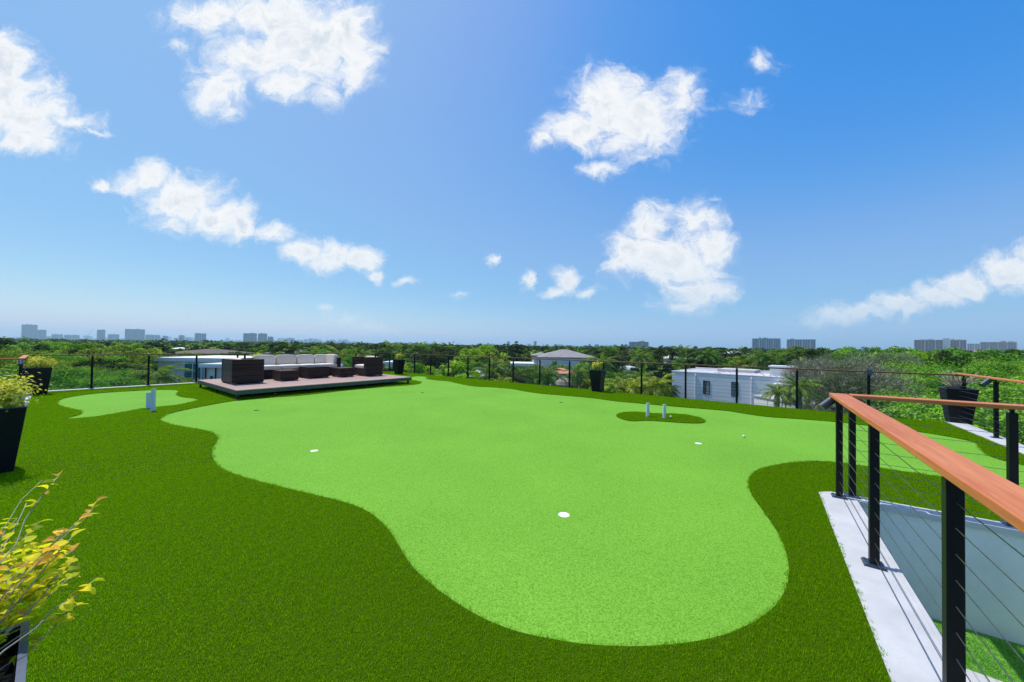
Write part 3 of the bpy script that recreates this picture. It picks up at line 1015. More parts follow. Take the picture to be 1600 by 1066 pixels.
# ------------------------------------------------------------------ planters
def planter(q, label, w=0.44, h=0.78, ang=UANG, base_k=0.66, z=TURF_Z, rim=0.022):
    e = empty('square_planter', (q.x, q.y, z), ang, label=label, cat='planter', group='tall black tapered planters')
    b_, t_, i_ = w * base_k / 2, w / 2, w / 2 - rim
    sq = lambda r_, zz: [(-r_, -r_, zz), (r_, -r_, zz), (r_, r_, zz), (-r_, r_, zz)]
    vs = sq(b_, 0) + sq(t_, h - 0.012)
    m_ = MB().add(vs, [(3, 2, 1, 0)] + [(k, (k + 1) % 4, 4 + (k + 1) % 4, 4 + k) for k in range(4)])
    vs = sq(i_ - 0.002, h - 0.012) + sq(i_ * 0.93, h - 0.10)
    m_.add(vs, [(4 + k, 4 + (k + 1) % 4, (k + 1) % 4, k) for k in range(4)])
    m_.build('body', M['planter'], e)
    vs = sq(t_ + 0.001, h - 0.012) + sq(t_ + 0.001, h) + sq(i_, h) + sq(i_, h - 0.012)
    fs = []
    for r0_ in (0, 4, 8):
        fs += [(r0_ + k, r0_ + (k + 1) % 4, r0_ + 4 + (k + 1) % 4, r0_ + 4 + k) for k in range(4)]
    fs += [(12 + k, 12 + (k + 1) % 4, (k + 1) % 4, k) for k in range(4)]
    MB().add(vs, fs).build('rim', M['rim'], e)
    m_ = MB().add(sq(i_ * 0.955, h - 0.09), [(0, 1, 2, 3)])
    m_.build('soil', M['soil'], e)
    return e


def leaf_quads(rng_, pos, nrm, size, aspect=0.55):
    """numpy: one diamond quad per leaf"""
    n = len(pos)
    nrm = nrm / (np.linalg.norm(nrm, axis=1, keepdims=True) + 1e-9)
    rnd_ = rng_.normal(size=(n, 3))
    a = np.cross(nrm, rnd_); a /= np.linalg.norm(a, axis=1, keepdims=True) + 1e-9
    b = np.cross(nrm, a)
    s_ = (size * rng_.uniform(0.7, 1.3, n))[:, None]
    q_ = np.stack([pos - a * s_ * .5, pos - b * s_ * .5 * aspect + nrm * s_ * .06, pos + a * s_ * .5, pos + b * s_ * .5 * aspect + nrm * s_ * .06], 1)
    return q_.reshape(-1, 3)


def quads_mesh(name, verts, mats, mesh=None, mi=0):
    n = len(verts) // 4
    me = bpy.data.meshes.new(name)
    me.vertices.add(n * 4)
    me.vertices.foreach_set('co', verts.astype(np.float32).ravel())
    me.loops.add(n * 4)
    me.loops.foreach_set('vertex_index', np.arange(n * 4, dtype=np.int32))
    me.polygons.add(n)
    me.polygons.foreach_set('loop_start', np.arange(0, n * 4, 4, dtype=np.int32))
    me.polygons.foreach_set('loop_total', np.full(n, 4, dtype=np.int32))
    me.materials.append(mats)
    me.update(calc_edges=True)
    return me


def bush(q, z, rx, rz, n, size, seed, label, mat_='leaf_yellow', stems=10, cat='plant', lean=(0, 0), group='yellow shrubs in the planters'):
    e = empty('potted_shrub', (q.x, q.y, z), 0, label=label, cat=cat, group=group)
    rg = np.random.default_rng(seed)
    tips = []
    m_ = MB()
    for i in range(stems):
        a = rg.uniform(0, 2 * math.pi); rr_ = rx * rg.uniform(0.2, 1.0)
        tip = Vector((rr_ * math.cos(a) + lean[0], rr_ * math.sin(a) + lean[1], rz * rg.uniform(0.7, 1.0) * 2 * (1 - .4 * rr_ / rx)))
        mid = Vector((tip.x * .35, tip.y * .35, tip.z * .55))
        m_.tube([(0, 0, -0.05), mid, tip], [0.006, 0.004, 0.002], 5)
        tips.append((mid, tip))
    m_.build('stem', M['stem'], e)
    per = n // stems
    P_, N_ = [], []
    for mid, tip in tips:
        tt = rg.uniform(-0.1, 1.05, per)[:, None]
        pos = np.array(mid)[None] * (1 - tt) + np.array(tip)[None] * tt
        off = rg.normal(size=(per, 3)) * rx * 0.24
        P_.append(pos + off); N_.append(off + np.array([0, 0, rx * .35]))
    v_ = leaf_quads(rg, np.concatenate(P_), np.concatenate(N_), size, 0.6)
    o = link('foliage', quads_mesh('foliage', v_, M[mat_]), e)
    o['kind'] = 'stuff'
    return e


PZ = TURF_Z
p_a = Vector((-6.15, 4.12, 0))
planter(p_a, 'large near black planter cut by the left frame edge', w=0.47)
bush(p_a, 0.72, 0.30, 0.22, 2000, 0.042, 1, 'yellow-green leafy shrub in the near left planter', stems=14, lean=(0.05, 0))
p_b = gp(60, 617); 
planter(p_b, 'black planter at the far left railing corner, golden shrub in it', w=0.46)
bush(p_b, 0.72, 0.28, 0.21, 1500, 0.05, 2, 'golden shrub in the planter by the left railing corner', stems=14)
p_c = gp(623, 585.2)
planter(p_c, 'black planter beyond the right end of the lounge platform', w=0.46)
bush(p_c, 0.74, 0.18, 0.20, 520, 0.08, 3, 'bright yellow shrub in the planter beyond the platform', stems=10)
p_d = gp(933.5, 612.5)
planter(p_d, 'black planter in the middle of the long back railing', w=0.45)
bush(p_d, 0.74, 0.17, 0.19, 620, 0.07, 4, 'pale yellow shrub in the planter at the middle of the back railing', stems=10)
p_e = gp(1497, 662)
planter(p_e, 'black planter at the right roof corner with bare twigs', w=0.46)
p_f = Vector((-10.7, 14.6, 0))
planter(p_f, 'black planter hidden behind the sofa, only its shrub shows', w=0.45)
bush(p_f, 0.76, 0.26, 0.20, 420, 0.085, 6, 'yellow shrub rising behind the sofa back cushions', stems=10)
# dry twigs in the right planter
e = empty('dry_shrub', (p_e.x, p_e.y, 0.70), label='leafless tangle of dry twigs in the right corner planter', cat='plant')
rg = random.Random(3)
m_ = MB()
for i in range(85):
    a = rg.uniform(0, 6.28); l = rg.uniform(0.26, 0.56)
    p0 = Vector((rg.uniform(-.06, .06), rg.uniform(-.06, .06), 0))
    d = Vector((math.cos(a) * rg.uniform(.2, .9), math.sin(a) * rg.uniform(.2, .9), 1)).normalized()
    p1 = p0 + d * l * .5
    p2 = p1 + (d + Vector((rg.uniform(-.6, .6), rg.uniform(-.6, .6), rg.uniform(-.5, .3)))).normalized() * l * .6
    m_.tube([p0, p1, p2], [.007, .0055, .003], 4)
    for j in range(2):
        p3 = p1 + Vector((rg.uniform(-.1, .1), rg.uniform(-.1, .1), rg.uniform(0, .12)))
        m_.tube([p1, p3], [.003, .0015], 4)
m_.build('twig', M['twig'], e)['kind'] = 'stuff'

# ------------------------------------------------------------------ foreground planter with the leafy shrub
crn = gp(46, 968.5, 0.85)
fw = 0.44
FH = 0.85
pf = Vector((crn.x, crn.y, 0)) + U * (fw / 2) * 1.0 - V * (fw / 2)
planter(pf, 'nearest black planter with bark chips at the bottom left corner', w=fw, h=FH - TURF_Z, rim=0.013)
# bark chips
e = empty('bark_mulch', (pf.x, pf.y, FH - 0.06), UANG, label='brown bark chips filling the nearest planter', cat='mulch')
rg = random.Random(8)
m_ = MB()
for i in range(520):
    c_ = Vector((rg.uniform(-.195, .195), rg.uniform(-.195, .195), rg.uniform(-0.012, 0.014)))
    ax = Vector((rg.uniform(-1, 1), rg.uniform(-1, 1), rg.uniform(-.4, .4))).normalized()
    ay = ax.cross(Vector((rg.uniform(-.3, .3), rg.uniform(-.3, .3), 1))).normalized()
    m_.box(c_, (rg.uniform(.014, .034), rg.uniform(.008, .018), rg.uniform(.004, .009)), ax, ay, ax.cross(ay), top=rg.uniform(.6, .95))
M['chips'] = pbr('bark_chip', (0.10, 0.045, 0.02), (0.34, 0.19, 0.10), 60, 0.8, 0.3, 200)
o = m_.build('chip', M['chips'], e)
o['kind'] = 'stuff'


def big_leaf(name, mat_, fold=0.25, curl=0.3):
    """ovate leaf, base at the origin, tip along +X, unit length"""
    prof = [(0.0, 0.03), (0.12, 0.2), (0.3, 0.36), (0.5, 0.40), (0.7, 0.33), (0.88, 0.17), (1.0, 0.0)]
    vs, fs = [], []
    for (x, w_) in prof:
        z = curl * (x - x * x) - 0.25 * x * x
        vs += [(x, -w_, z + w_ * fold), (x, -w_ * .5, z + w_ * fold * .35), (x, 0, z), (x, w_ * .5, z + w_ * fold * .35), (x, w_, z + w_ * fold)]
    for i in range(len(prof) - 1):
        for k_ in range(4):
            fs.append((i * 5 + k_, i * 5 + k_ + 1, i * 5 + k_ + 6, i * 5 + k_ + 5))
    me = bpy.data.meshes.new(name)
    me.from_pydata(vs, [], fs)
    me.materials.append(mat_)
    me.polygons.foreach_set('use_smooth', [True] * len(fs))
    return me


leaf_meshes = [big_leaf('leaf', M['fl_lime']), big_leaf('leaf', M['fl_yellow'], 0.5, 0.5), big_leaf('leaf', M['fl_orange'], 0.8, 0.4), big_leaf('leaf', M['fl_green'], 0.2, 0.6), big_leaf('leaf', M['fl_yellow'], 0.1, -0.1)]
fg = empty('leafy_shrub', (pf.x, pf.y, FH - 0.08), label='yellow-green rounded-leaf shrub in the nearest planter, branches leaning right', cat='plant')
root_p = Vector((pf.x, pf.y, FH - 0.08))
rg = random.Random(21)
# tips: px, py, distance ahead, leaves from fraction, leaf count
BR = [(94, 742, 1.15, .80, 6), (150, 787, 1.10, .9, 3), (141, 803, 1.05, .62, 8), (66, 750, 1.2, 2.0, 0), (45, 784, 1.18, 2.0, 0), (120, 858, 1.05, .35, 16), (95, 830, 1.10, .35, 18),
      (60, 815, 1.15, .45, 16), (25, 812, 1.15, .5, 14), (150, 905, 0.98, .80, 9), (110, 965, 0.95, .55, 6), (80, 870, 1.0, .3, 20), (40, 860, 1.05, .3, 20), (10, 865, 1.0, .35, 18),
      (70, 910, 0.95, .3, 18), (30, 905, 0.95, .3, 18), (55, 945, 0.92, .4, 12), (5, 905, .92, .3, 14), (100, 895, 1.0, .4, 12), (130, 945, .95, .7, 6), (-20, 840, 1.05, .3, 14), (-30, 900, .95, .3, 14)]
stems = MB()
BR += [(rg.uniform(-20, 118), rg.uniform(828, 925), rg.uniform(.92, 1.08), rg.uniform(.25, .5), rg.randint(9, 14)) for _ in range(26)]
for (px, py, D, f0, nl) in BR:
    nl = int(nl * 1.6)
    tip = at(px, py, D)
    p0 = root_p + Vector((rg.uniform(-.05, .05), rg.uniform(-.05, .05), 0))
    mid = p0.lerp(tip, .5) + Vector((rg.uniform(-.06, .06), rg.uniform(-.06, .06), rg.uniform(.0, .09)))
    pts = []
    for i in range(9):
        s_ = i / 8
        pts.append(p0 * (1 - s_) ** 2 + mid * 2 * s_ * (1 - s_) + tip * s_ * s_ + Vector((rg.uniform(-.007, .007), rg.uniform(-.007, .007), rg.uniform(-.005, .005))))
    stems.tube(pts, [0.0028 - 0.0019 * i / 8 for i in range(9)], 6)
    for j in range(nl):
        s_ = min(1.0, f0 + (1 - f0) * (j + rg.uniform(.2, 1.0)) / nl)
        i0 = min(int(s_ * 8), 7)
        q_ = pts[i0].lerp(pts[i0 + 1], s_ * 8 - i0)
        tdir = (pts[i0 + 1] - pts[i0]).normalized()
        a = rg.uniform(0, 6.28)
        out = (Vector((math.cos(a), math.sin(a), rg.uniform(-.35, .6))) + tdir * 0.5).normalized()
        upv = Vector((rg.uniform(-.5, .5), rg.uniform(-.5, .5), 1)).normalized()
        y_ = upv.cross(out).normalized(); z_ = out.cross(y_)
        rot = Matrix((out, y_, z_)).transposed().to_euler()
        r_ = rg.random()
        mi = 0 if r_ < .34 else 1 if r_ < .62 else 3 if r_ < .72 else 4 if r_ < .92 else 2
        if j == nl - 1 and py < 800:
            mi = 2
        sz = rg.uniform(.017, .034)
        link('leaf', leaf_meshes[mi], fg, loc=q_ - fg.location, rot=rot, scale=(sz, sz, sz))
        if rg.random() < 0.6:
            stems.tube([q_ - out * 0.004, q_ + out * 0.004], 0.0012, 4)
stems.build('stem', M['stem'], fg, world=True, smooth=True)

# ------------------------------------------------------------------ lounge platform
P2c = Vector((-7.56, 9.52, 0))       # front left corner
DL, DD, DH = 5.8, 4.15, 0.28         # length along V, depth along -U, height
plat = empty('lounge_platform', P2c, math.atan2(V.y, V.x), label='low raised platform of pinkish boards carrying the wicker lounge', cat='platform')
# local frame: x along V, y along -U
nb = 30
bw = DD / nb
board_me = MB().box((DL / 2, 0, 0), (DL - 0.01, bw - 0.005, 0.022)).mesh('plank', M['deckboard'])
for i in range(nb):
    link('plank', board_me, plat, loc=(0, (i + .5) * bw, DH - 0.011))
m_ = MB()
m_.box((DL / 2, 0.018, DH - 0.077), (DL, 0.036, 0.105))
m_.box((DL / 2, DD - 0.018, DH - 0.077), (DL, 0.036, 0.105))
m_.box((0.018, DD / 2, DH - 0.077), (0.036, DD - 0.08, 0.105))
m_.box((DL - 0.018, DD / 2, DH - 0.077), (0.036, DD - 0.08, 0.105))
for i in range(1, 9):
    m_.box((DL * i / 9, DD / 2, DH - 0.08), (0.04, DD - 0.08, 0.09))
m_.build('frame', M['deckedge'], plat)
leg_me = MB().box((0, 0, (DH - 0.13) / 2 + 0.01), (0.055, 0.055, DH - 0.15)).mesh('leg', M['black'])
for x in (0.06, 1.9, 3.85, DL - 0.12):
    for y in (0.08, DD / 2, DD - 0.08):
        link('leg', leg_me, plat, loc=(x, y, 0.008))


def onplat(a, b_, z=0.0):
    return P2c + V * a - U * b_ + Vector((0, 0, DH + z + 0.002))


VANG = math.atan2(V.y, V.x)


def cushion_mesh(name, w, d, h, mat_, e1=0.16, e2=0.24, nu=28, nv=14):
    """pillow: superellipsoid with puffed faces"""
    def sp_(c, e):
        return math.copysign(abs(c) ** e, c)
    vs, fs = [], []
    for j in range(nv + 1):
        ph_ = -math.pi / 2 + math.pi * j / nv
        for i in range(nu):
            th = 2 * math.pi * i / nu
            x = sp_(math.cos(ph_), e2) * sp_(math.cos(th), e1)
            y = sp_(math.cos(ph_), e2) * sp_(math.sin(th), e1)
            z = sp_(math.sin(ph_), e2)
            puff = 1 + 0.12 * (1 - x * x) * (1 - y * y)
            vs.append((x * w / 2, y * d / 2, z * h / 2 * puff * .9))
    for j in range(nv):
        for i in range(nu):
            i2 = (i + 1) % nu
            fs.append((j * nu + i, j * nu + i2, (j + 1) * nu + i2, (j + 1) * nu + i))
    me = bpy.data.meshes.new(name)
    me.from_pydata(vs, [], fs)
    me.materials.append(mat_)
    me.polygons.foreach_set('use_smooth', [True] * len(fs))
    return me


foot_me = MB().box((0, 0, 0.02), (0.10, 0.10, 0.04)).mesh('foot', M['rim'])


def wbox(parent, name, x0, x1, y0, y1, z0, z1, mat_='wicker', bevel=0.012):
    m_ = MB().box(((x0 + x1) / 2, (y0 + y1) / 2, (z0 + z1) / 2), (x1 - x0, y1 - y0, z1 - z0))
    return m_.build(name, M[mat_], parent, bevel=bevel)


def feet(parent, x0, x1, y0, y1):
    for x in (x0 + .07, x1 - .07):
        for y in (y0 + .07, y1 - .07):
            link('foot', foot_me, parent, loc=(x, y, 0))


# club chairs (x: front to back axis along V)
def club(a0, b0, w, d, face, label):
    """d along V, w along -U; face=+1 looks along +V"""
    e = empty('wicker_armchair', onplat(a0, b0), VANG, label=label, cat='armchair', group='wicker club chairs')
    H = 0.78
    t_ = 0.14
    wbox(e, 'arm', 0, d, 0, t_, .04, H)
    wbox(e, 'arm', 0, d, w - t_, w, .04, H)
    if face > 0:
        wbox(e, 'backrest', 0.003, t_, t_ + .003, w - t_ - .003, .04, H - .002)
        wbox(e, 'base', t_ + .003, d - .01, t_ + .003, w - t_ - .003, .04, .30)
        cx = (t_ + d) / 2
    else:
        wbox(e, 'backrest', d - t_, d - .003, t_ + .003, w - t_ - .003, .04, H - .002)
        wbox(e, 'base', .01, d - t_ - .003, t_ + .003, w - t_ - .003, .04, .30)
        cx = (d - t_) / 2
    link('seat_cushion', cushion_mesh('seat_cushion', d - t_ - .02, w - 2 * t_ - .01, .16, M['cushion']), e, loc=(cx, w / 2, .385))
    link('back_cushion', cushion_mesh('back_cushion', .15, w - 2 * t_ - .03, .40, M['cushion']), e, loc=((t_ + .085) if face > 0 else d - t_ - .085, w / 2, .62))
    feet(e, 0, d, 0, w)
    return e


club(.30, 1.60, 1.12, .85, +1, 'dark wicker armchair at the left of the platform, turned away')
club(4.62, 1.46, 1.06, .80, -1, 'dark wicker armchair at the right end of the platform, seat showing')


def wtable(a0, b0, la, lb, h, label, glass=False, cat='side table', name='wicker_table'):
    e = empty(name, onplat(a0, b0), VANG, label=label, cat=cat)
    wbox(e, 'body', 0, la, 0, lb, .04, h - .02)
    wbox(e, 'top', -.005, la + .005, -.005, lb + .005, h - .018, h, 'glass' if glass else 'wicker', 0.004)
    feet(e, 0, la, 0, lb)


wtable(1.66, 1.70, .58, .70, .36, 'low dark wicker stool next to the left armchair', cat='stool', name='wicker_stool')
wtable(2.66, 2.03, .80, .76, .42, 'dark wicker coffee table in the middle of the lounge', True, 'coffee table')
wtable(3.72, 1.74, .58, .68, .36, 'low dark wicker stool left of the right armchair', cat='stool', name='wicker_stool')
e = empty('candle_holder', onplat(3.98, 2.1, .36), VANG, label='small white candle holder on the right wicker stool', cat='candle holder')
MB().tube([(0, 0, 0), (0, 0, .13)], .045, 14).build('glass_body', M['white'], e)
MB().tube([(0, 0, .13), (0, 0, .14)], [.045, .03], 14).build('rim', M['pipe'], e)
q = onplat(5.1, 1.53, 0.78)
e = empty('bottle', q, 0, label='small dark bottle standing on the arm of the right chair', cat='bottle')
MB().tube([(0, 0, 0), (0, 0, .08), (0, 0, .11), (0, 0, .15)], [.03, .03, .013, .013], 12).build('body', M['black'], e)
q = onplat(.75, 2.2, 0.78)
e = empty('bottle', onplat(.9, 2.62, 0.78), 0, label='small dark bottle on the arm of the left chair', cat='bottle')
MB().tube([(0, 0, 0), (0, 0, .07), (0, 0, .10), (0, 0, .13)], [.03, .03, .015, .015], 12).build('body', M['black'], e)

# sofa
sa, sb = 1.42, 2.93
sofa = empty('wicker_sofa', onplat(sa, sb), VANG, label='long dark wicker sofa with cream cushions along the back of the platform', cat='sofa')
mods = [0.0, .72, 1.44, 2.12, 2.80]
SD = .86
for i in range(4):
    x0, x1 = mods[i], mods[i + 1]
    wbox(sofa, 'base', x0 + .002, x1 - .002, 0, SD - .13, .04, .32)
    wbox(sofa, 'backrest', x0 + .002, x1 - .002, SD - .127, SD, .04, .74)
    link('seat_cushion', cushion_mesh('seat_cushion', x1 - x0 - .008, SD - .12, .17, M['cushion']), sofa, loc=((x0 + x1) / 2, (SD - .15) / 2 - .005, .405))
    o = link('back_cushion', cushion_mesh('back_cushion', x1 - x0 - .03, .17, .42, M['cushion_tan' if i in (1,) else 'cushion'], .18, .26), sofa, loc=((x0 + x1) / 2, SD - .22, .655), rot=(R(-10), 0, R([1, -1.5, 2, -1][i])))
wbox(sofa, 'arm', mods[4] + .002, mods[4] + .15, 0, SD, .04, .74)
wbox(sofa, 'arm', -.15, -.002, 0, SD, .04, .74)
link('side_cushion', cushion_mesh('side_cushion', .17, .55, .42, M['cushion'], .18, .26), sofa, loc=(mods[4] - .11, .34, .67), rot=(0, R(12), R(14)))
feet(sofa, -.15, mods[4] + .15, 0, SD)

# ------------------------------------------------------------------ ground
mb = MB()
n = 48
mb.add([(0, 0, GZ)] + [(12000 * math.cos(2 * math.pi * k / n), 12000 * math.sin(2 * math.pi * k / n), GZ) for k in range(n)], [(0, k + 1, (k + 1) % n + 1) for k in range(n)])
tag(mb.build('ground', M['ground']), kind='structure')

# ------------------------------------------------------------------ tree meshes
def crown_mesh(name, seed, Rx, Hz, nb, nl, size, mat_, zlow=-0.35, flat=0.75, aspect=0.6):
    """foliage of one crown centred on the origin: leaf clusters spread over many small boughs"""
    rg_ = np.random.default_rng(seed)
    d = rg_.normal(size=(nb * 4, 3)); d /= np.linalg.norm(d, axis=1, keepdims=True)
    d = d[d[:, 2] > zlow][:nb]
    nb = len(d)
    rad = rg_.uniform(0.45, 0.92, nb)
    lump = 1 + 0.22 * np.sin(d[:, 0] * 3 + seed) * np.cos(d[:, 1] * 4 + seed * 2)
    c_ = d * (rad * lump)[:, None] * np.array([Rx, Rx, Hz])
    br = Rx * rg_.uniform(0.11, 0.25, nb)
    per = nl // nb
    P_, N_ = [], []
    for i in range(nb):
        dd = rg_.normal(size=(per, 3)); dd /= np.linalg.norm(dd, axis=1, keepdims=True)
        dd[:, 2] = np.where(dd[:, 2] < -0.2, -dd[:, 2] * .6, dd[:, 2])
        r_ = br[i] * (0.45 + 0.6 * rg_.uniform(size=per) ** .6)
        P_.append(c_[i] + dd * r_[:, None] * np.array([1, 1, flat]))
        N_.append(dd * .8 + rg_.normal(size=(per, 3)) * .55 + np.array([0, 0, .35]))
    v_ = leaf_quads(rg_, np.concatenate(P_), np.concatenate(N_), size, aspect)
    return quads_mesh(name, v_, mat_), c_


def limb_mesh(name, seed, cents, H, zc, r0=0.22, mat_=None):
    """trunk from the ground with limbs up to the boughs; origin at the foot, crown centre at height zc"""
    rg_ = random.Random(seed)
    m_ = MB()
    fork = Vector((rg_.uniform(-.2, .2), rg_.uniform(-.2, .2), zc * .55))
    m_.tube([(0, 0, 0), (fork.x * .5, fork.y * .5, zc * .3), fork], [r0, r0 * .8, r0 * .62], 8)
    pick = [cents[i] for i in rg_.sample(range(len(cents)), min(12, len(cents)))]
    for c_ in pick:
        e_ = Vector((c_[0], c_[1], c_[2] + zc))
        mid = fork.lerp(e_, .5) + Vector((rg_.uniform(-.2, .2), rg_.uniform(-.2, .2), .15))
        m_.tube([fork, mid, e_], [r0 * .38, r0 * .22, r0 * .07], 5)
    return m_.mesh(name, mat_ or M['bark'])


def frond(m_v, m_f, base, az, el, L, droop, rg_, w=0.5, nlf=20, twist=0.0):
    """one palm frond: rachis arching over, leaflets either side"""
    pts = []
    p_ = Vector(base); e_ = el
    step = L / 10
    for i in range(11):
        pts.append(p_.copy())
        p_ = p_ + Vector((math.cos(az) * math.cos(e_), math.sin(az) * math.cos(e_), math.sin(e_))) * step
        e_ -= droop / 10
    side = Vector((-math.sin(az), math.cos(az), 0))
    for i in range(10):
        a, b_ = pts[i], pts[i + 1]
        n0 = len(m_v)
        ww = 0.025 * (1 - i / 11)
        m_v += [tuple(a - side * ww), tuple(a + side * ww), tuple(b_ + side * ww * .9), tuple(b_ - side * ww * .9)]
        m_f.append((n0, n0 + 1, n0 + 2, n0 + 3))
    for k_ in range(nlf):
        s_ = 0.12 + 0.86 * k_ / (nlf - 1)
        i0 = min(int(s_ * 10), 9)
        q_ = pts[i0].lerp(pts[i0 + 1], s_ * 10 - i0)
        t_ = (pts[i0 + 1] - pts[i0]).normalized()
        ll = w * L * (0.16 + 0.9 * math.sin(math.pi * min(1, (s_ * .85 + .12)))) * .42
        up = side.cross(t_)
        for sg in (-1, 1):
            dirv = (t_ * .55 + side * sg * .8 - Vector((0, 0, 1)) * rg_.uniform(.15, .55) + up * .05).normalized()
            wv = t_ * 0.045
            n0 = len(m_v)
            mid = q_ + dirv * ll * .5
            tip = q_ + dirv * ll + Vector((0, 0, -.22 * ll))
            m_v += [tuple(q_ - wv), tuple(q_ + wv), tuple(mid + wv * 1.2), tuple(tip), tuple(mid - wv * 1.2)]
            m_f.append((n0, n0 + 1, n0 + 2, n0 + 3, n0 + 4))


def palm_crown(name, seed, nf, L, mat_, nlf=18, low=-0.5, w=0.5):
    rg_ = random.Random(seed)
    v_, f_ = [], []
    for i in range(nf):
        az = i * 2.399 + rg_.uniform(-.2, .2)
        s_ = (i + .5) / nf
        el = 1.35 - s_ * (1.35 - low) + rg_.uniform(-.12, .12)
        frond(v_, f_, (0, 0, 0), az, el, L * rg_.uniform(.85, 1.1), rg_.uniform(1.2, 1.9), rg_, nlf=nlf, w=w)
    me = bpy.data.meshes.new(name)
    me.from_pydata(v_, [], f_)
    me.materials.append(mat_)
    return me


M['leaf_deep'] = leaf_mat('leaves_deep', (0.014, 0.034, 0.010), (0.050, 0.085, 0.020))
M['frond_dark'] = leaf_mat('palm_fronds_dark', (0.022, 0.042, 0.014), (0.085, 0.12, 0.035))
KIND = {}      # name -> (label words, list of (crown mesh, cents), crown base radius, crown half height)


def make_tree(kname, seed, Rx, Hz, nb, nl, size, mat_, H, zlow=-0.35, flat=.75, r0=.22):
    cm, cents = crown_mesh('crown', seed, Rx, Hz, nb, nl, size, M[mat_], zlow, flat)
    zc = H - Hz * 0.98
    tm = limb_mesh('trunk', seed, cents, H, zc, r0)
    KIND.setdefault(kname, []).append((tm, cm, zc, H, Rx))


for i in range(3):
    make_tree('olive', 100 + i, 4.0, 2.3, 60, 15000, 0.20, 'leaf_olive', 9.0, -.25, .55)
    make_tree('green', 110 + i, 3.4, 3.0, 60, 14000, 0.20, 'leaf_green', 9.0, -.5, .8)
    make_tree('dark', 120 + i, 3.0, 3.3, 50, 11000, 0.20, 'leaf_dark', 9.0, -.6, .8)
for i in range(2):
    make_tree('lime', 130 + i, 3.0, 2.6, 55, 12000, 0.19, 'leaf_lime', 8.0, -.5, .8)
    make_tree('shrub', 140 + i, 1.7, 1.5, 34, 7000, 0.13, 'leaf_lime', 3.0, -.6, .8, .08)
    make_tree('greyshrub', 150 + i, 1.9, 1.5, 34, 6500, 0.15, 'leaf_grey', 3.0, -.6, .8, .08)
    make_tree('fine', 160 + i, 4.4, 3.4, 72, 44000, 0.11, 'leaf_green', 9.5, -.6, .7)
    make_tree('fineolive', 170 + i, 4.6, 3.0, 72, 44000, 0.11, 'leaf_olive', 9.5, -.5, .6)
# palms
for i in range(2):
    cr = palm_crown('crown', 200 + i, 24, 3.2, M['frond'], 22, -.75)
    tb = MB(); b_ = random.Random(i).uniform(-.6, .6)
    tb.tube([(0, 0, 0), (b_ * .3, 0, 3), (b_ * .8, .1, 6), (b_, .1, 8.2)], [.2, .15, .13, .12], 8)
    tm = tb.mesh('trunk', M['palmbark'])
    KIND.setdefault('palm', []).append((tm, cr, 8.2, 9.6, 3.0, b_))
    KIND.setdefault('darkpalm', [])
    cr = palm_crown('crown', 210 + i, 22, 2.6, M['frond_yellow'], 22, -.4)
    KIND.setdefault('yellowpalm', []).append((tm, cr, 8.2, 9.4, 2.4, b_))

for i in range(2):
    tm_, _, a1, a2, a3, a4 = KIND['palm'][i]
    KIND['darkpalm'].append((tm_, palm_crown('crown', 220 + i, 26, 3.0, M['frond_dark'], 20, -.9), a1, a2, a3, a4))
    make_tree('deep', 180 + i, 3.2, 3.2, 44, 11000, 0.20, 'leaf_deep', 9.0, -.6, .8)

# bare grey tree: fine twig net with few leaves
def bare_mesh(name, seed, Rx, Hz, n):
    rg_ = np.random.default_rng(seed)
    d = rg_.normal(size=(n, 3)); d /= np.linalg.norm(d, axis=1, keepdims=True)
    d[:, 2] = np.where(d[:, 2] < -.5, -d[:, 2], d[:, 2])
    r_ = rg_.uniform(.35, 1.0, n) ** .6
    p_ = d * r_[:, None] * np.array([Rx, Rx, Hz]) * (1 + .15 * np.sin(d[:, 0:1] * 7) * np.cos(d[:, 1:2] * 6))
    a = d + rg_.normal(size=(n, 3)) * .7 + np.array([0, 0, .35])
    a /= np.linalg.norm(a, axis=1, keepdims=True)
    w_ = np.cross(a, rg_.normal(size=(n, 3))); w_ /= np.linalg.norm(w_, axis=1, keepdims=True)
    L_ = rg_.uniform(.15, .55, n)[:, None]; W_ = rg_.uniform(.007, .018, n)[:, None]
    q_ = np.stack([p_ - w_ * W_, p_ + w_ * W_, p_ + a * L_ + w_ * W_ * .4, p_ + a * L_ - w_ * W_ * .4], 1).reshape(-1, 3)
    return quads_mesh(name, q_, M['twiggrey'])


M['twiggrey'] = leaf_mat('bare_twigs', (0.15, 0.155, 0.10), (0.35, 0.35, 0.24), trans=0.05, objvar=0.15)

M['towerblue'] = pbr('tower_haze_blue', (0.10, 0.21, 0.28), (0.15, 0.27, 0.34), 0.02, 0.6)  # blue of the distance haze painted into the far towers' colour
footprints = []      # (x, y, r) kept free of trees


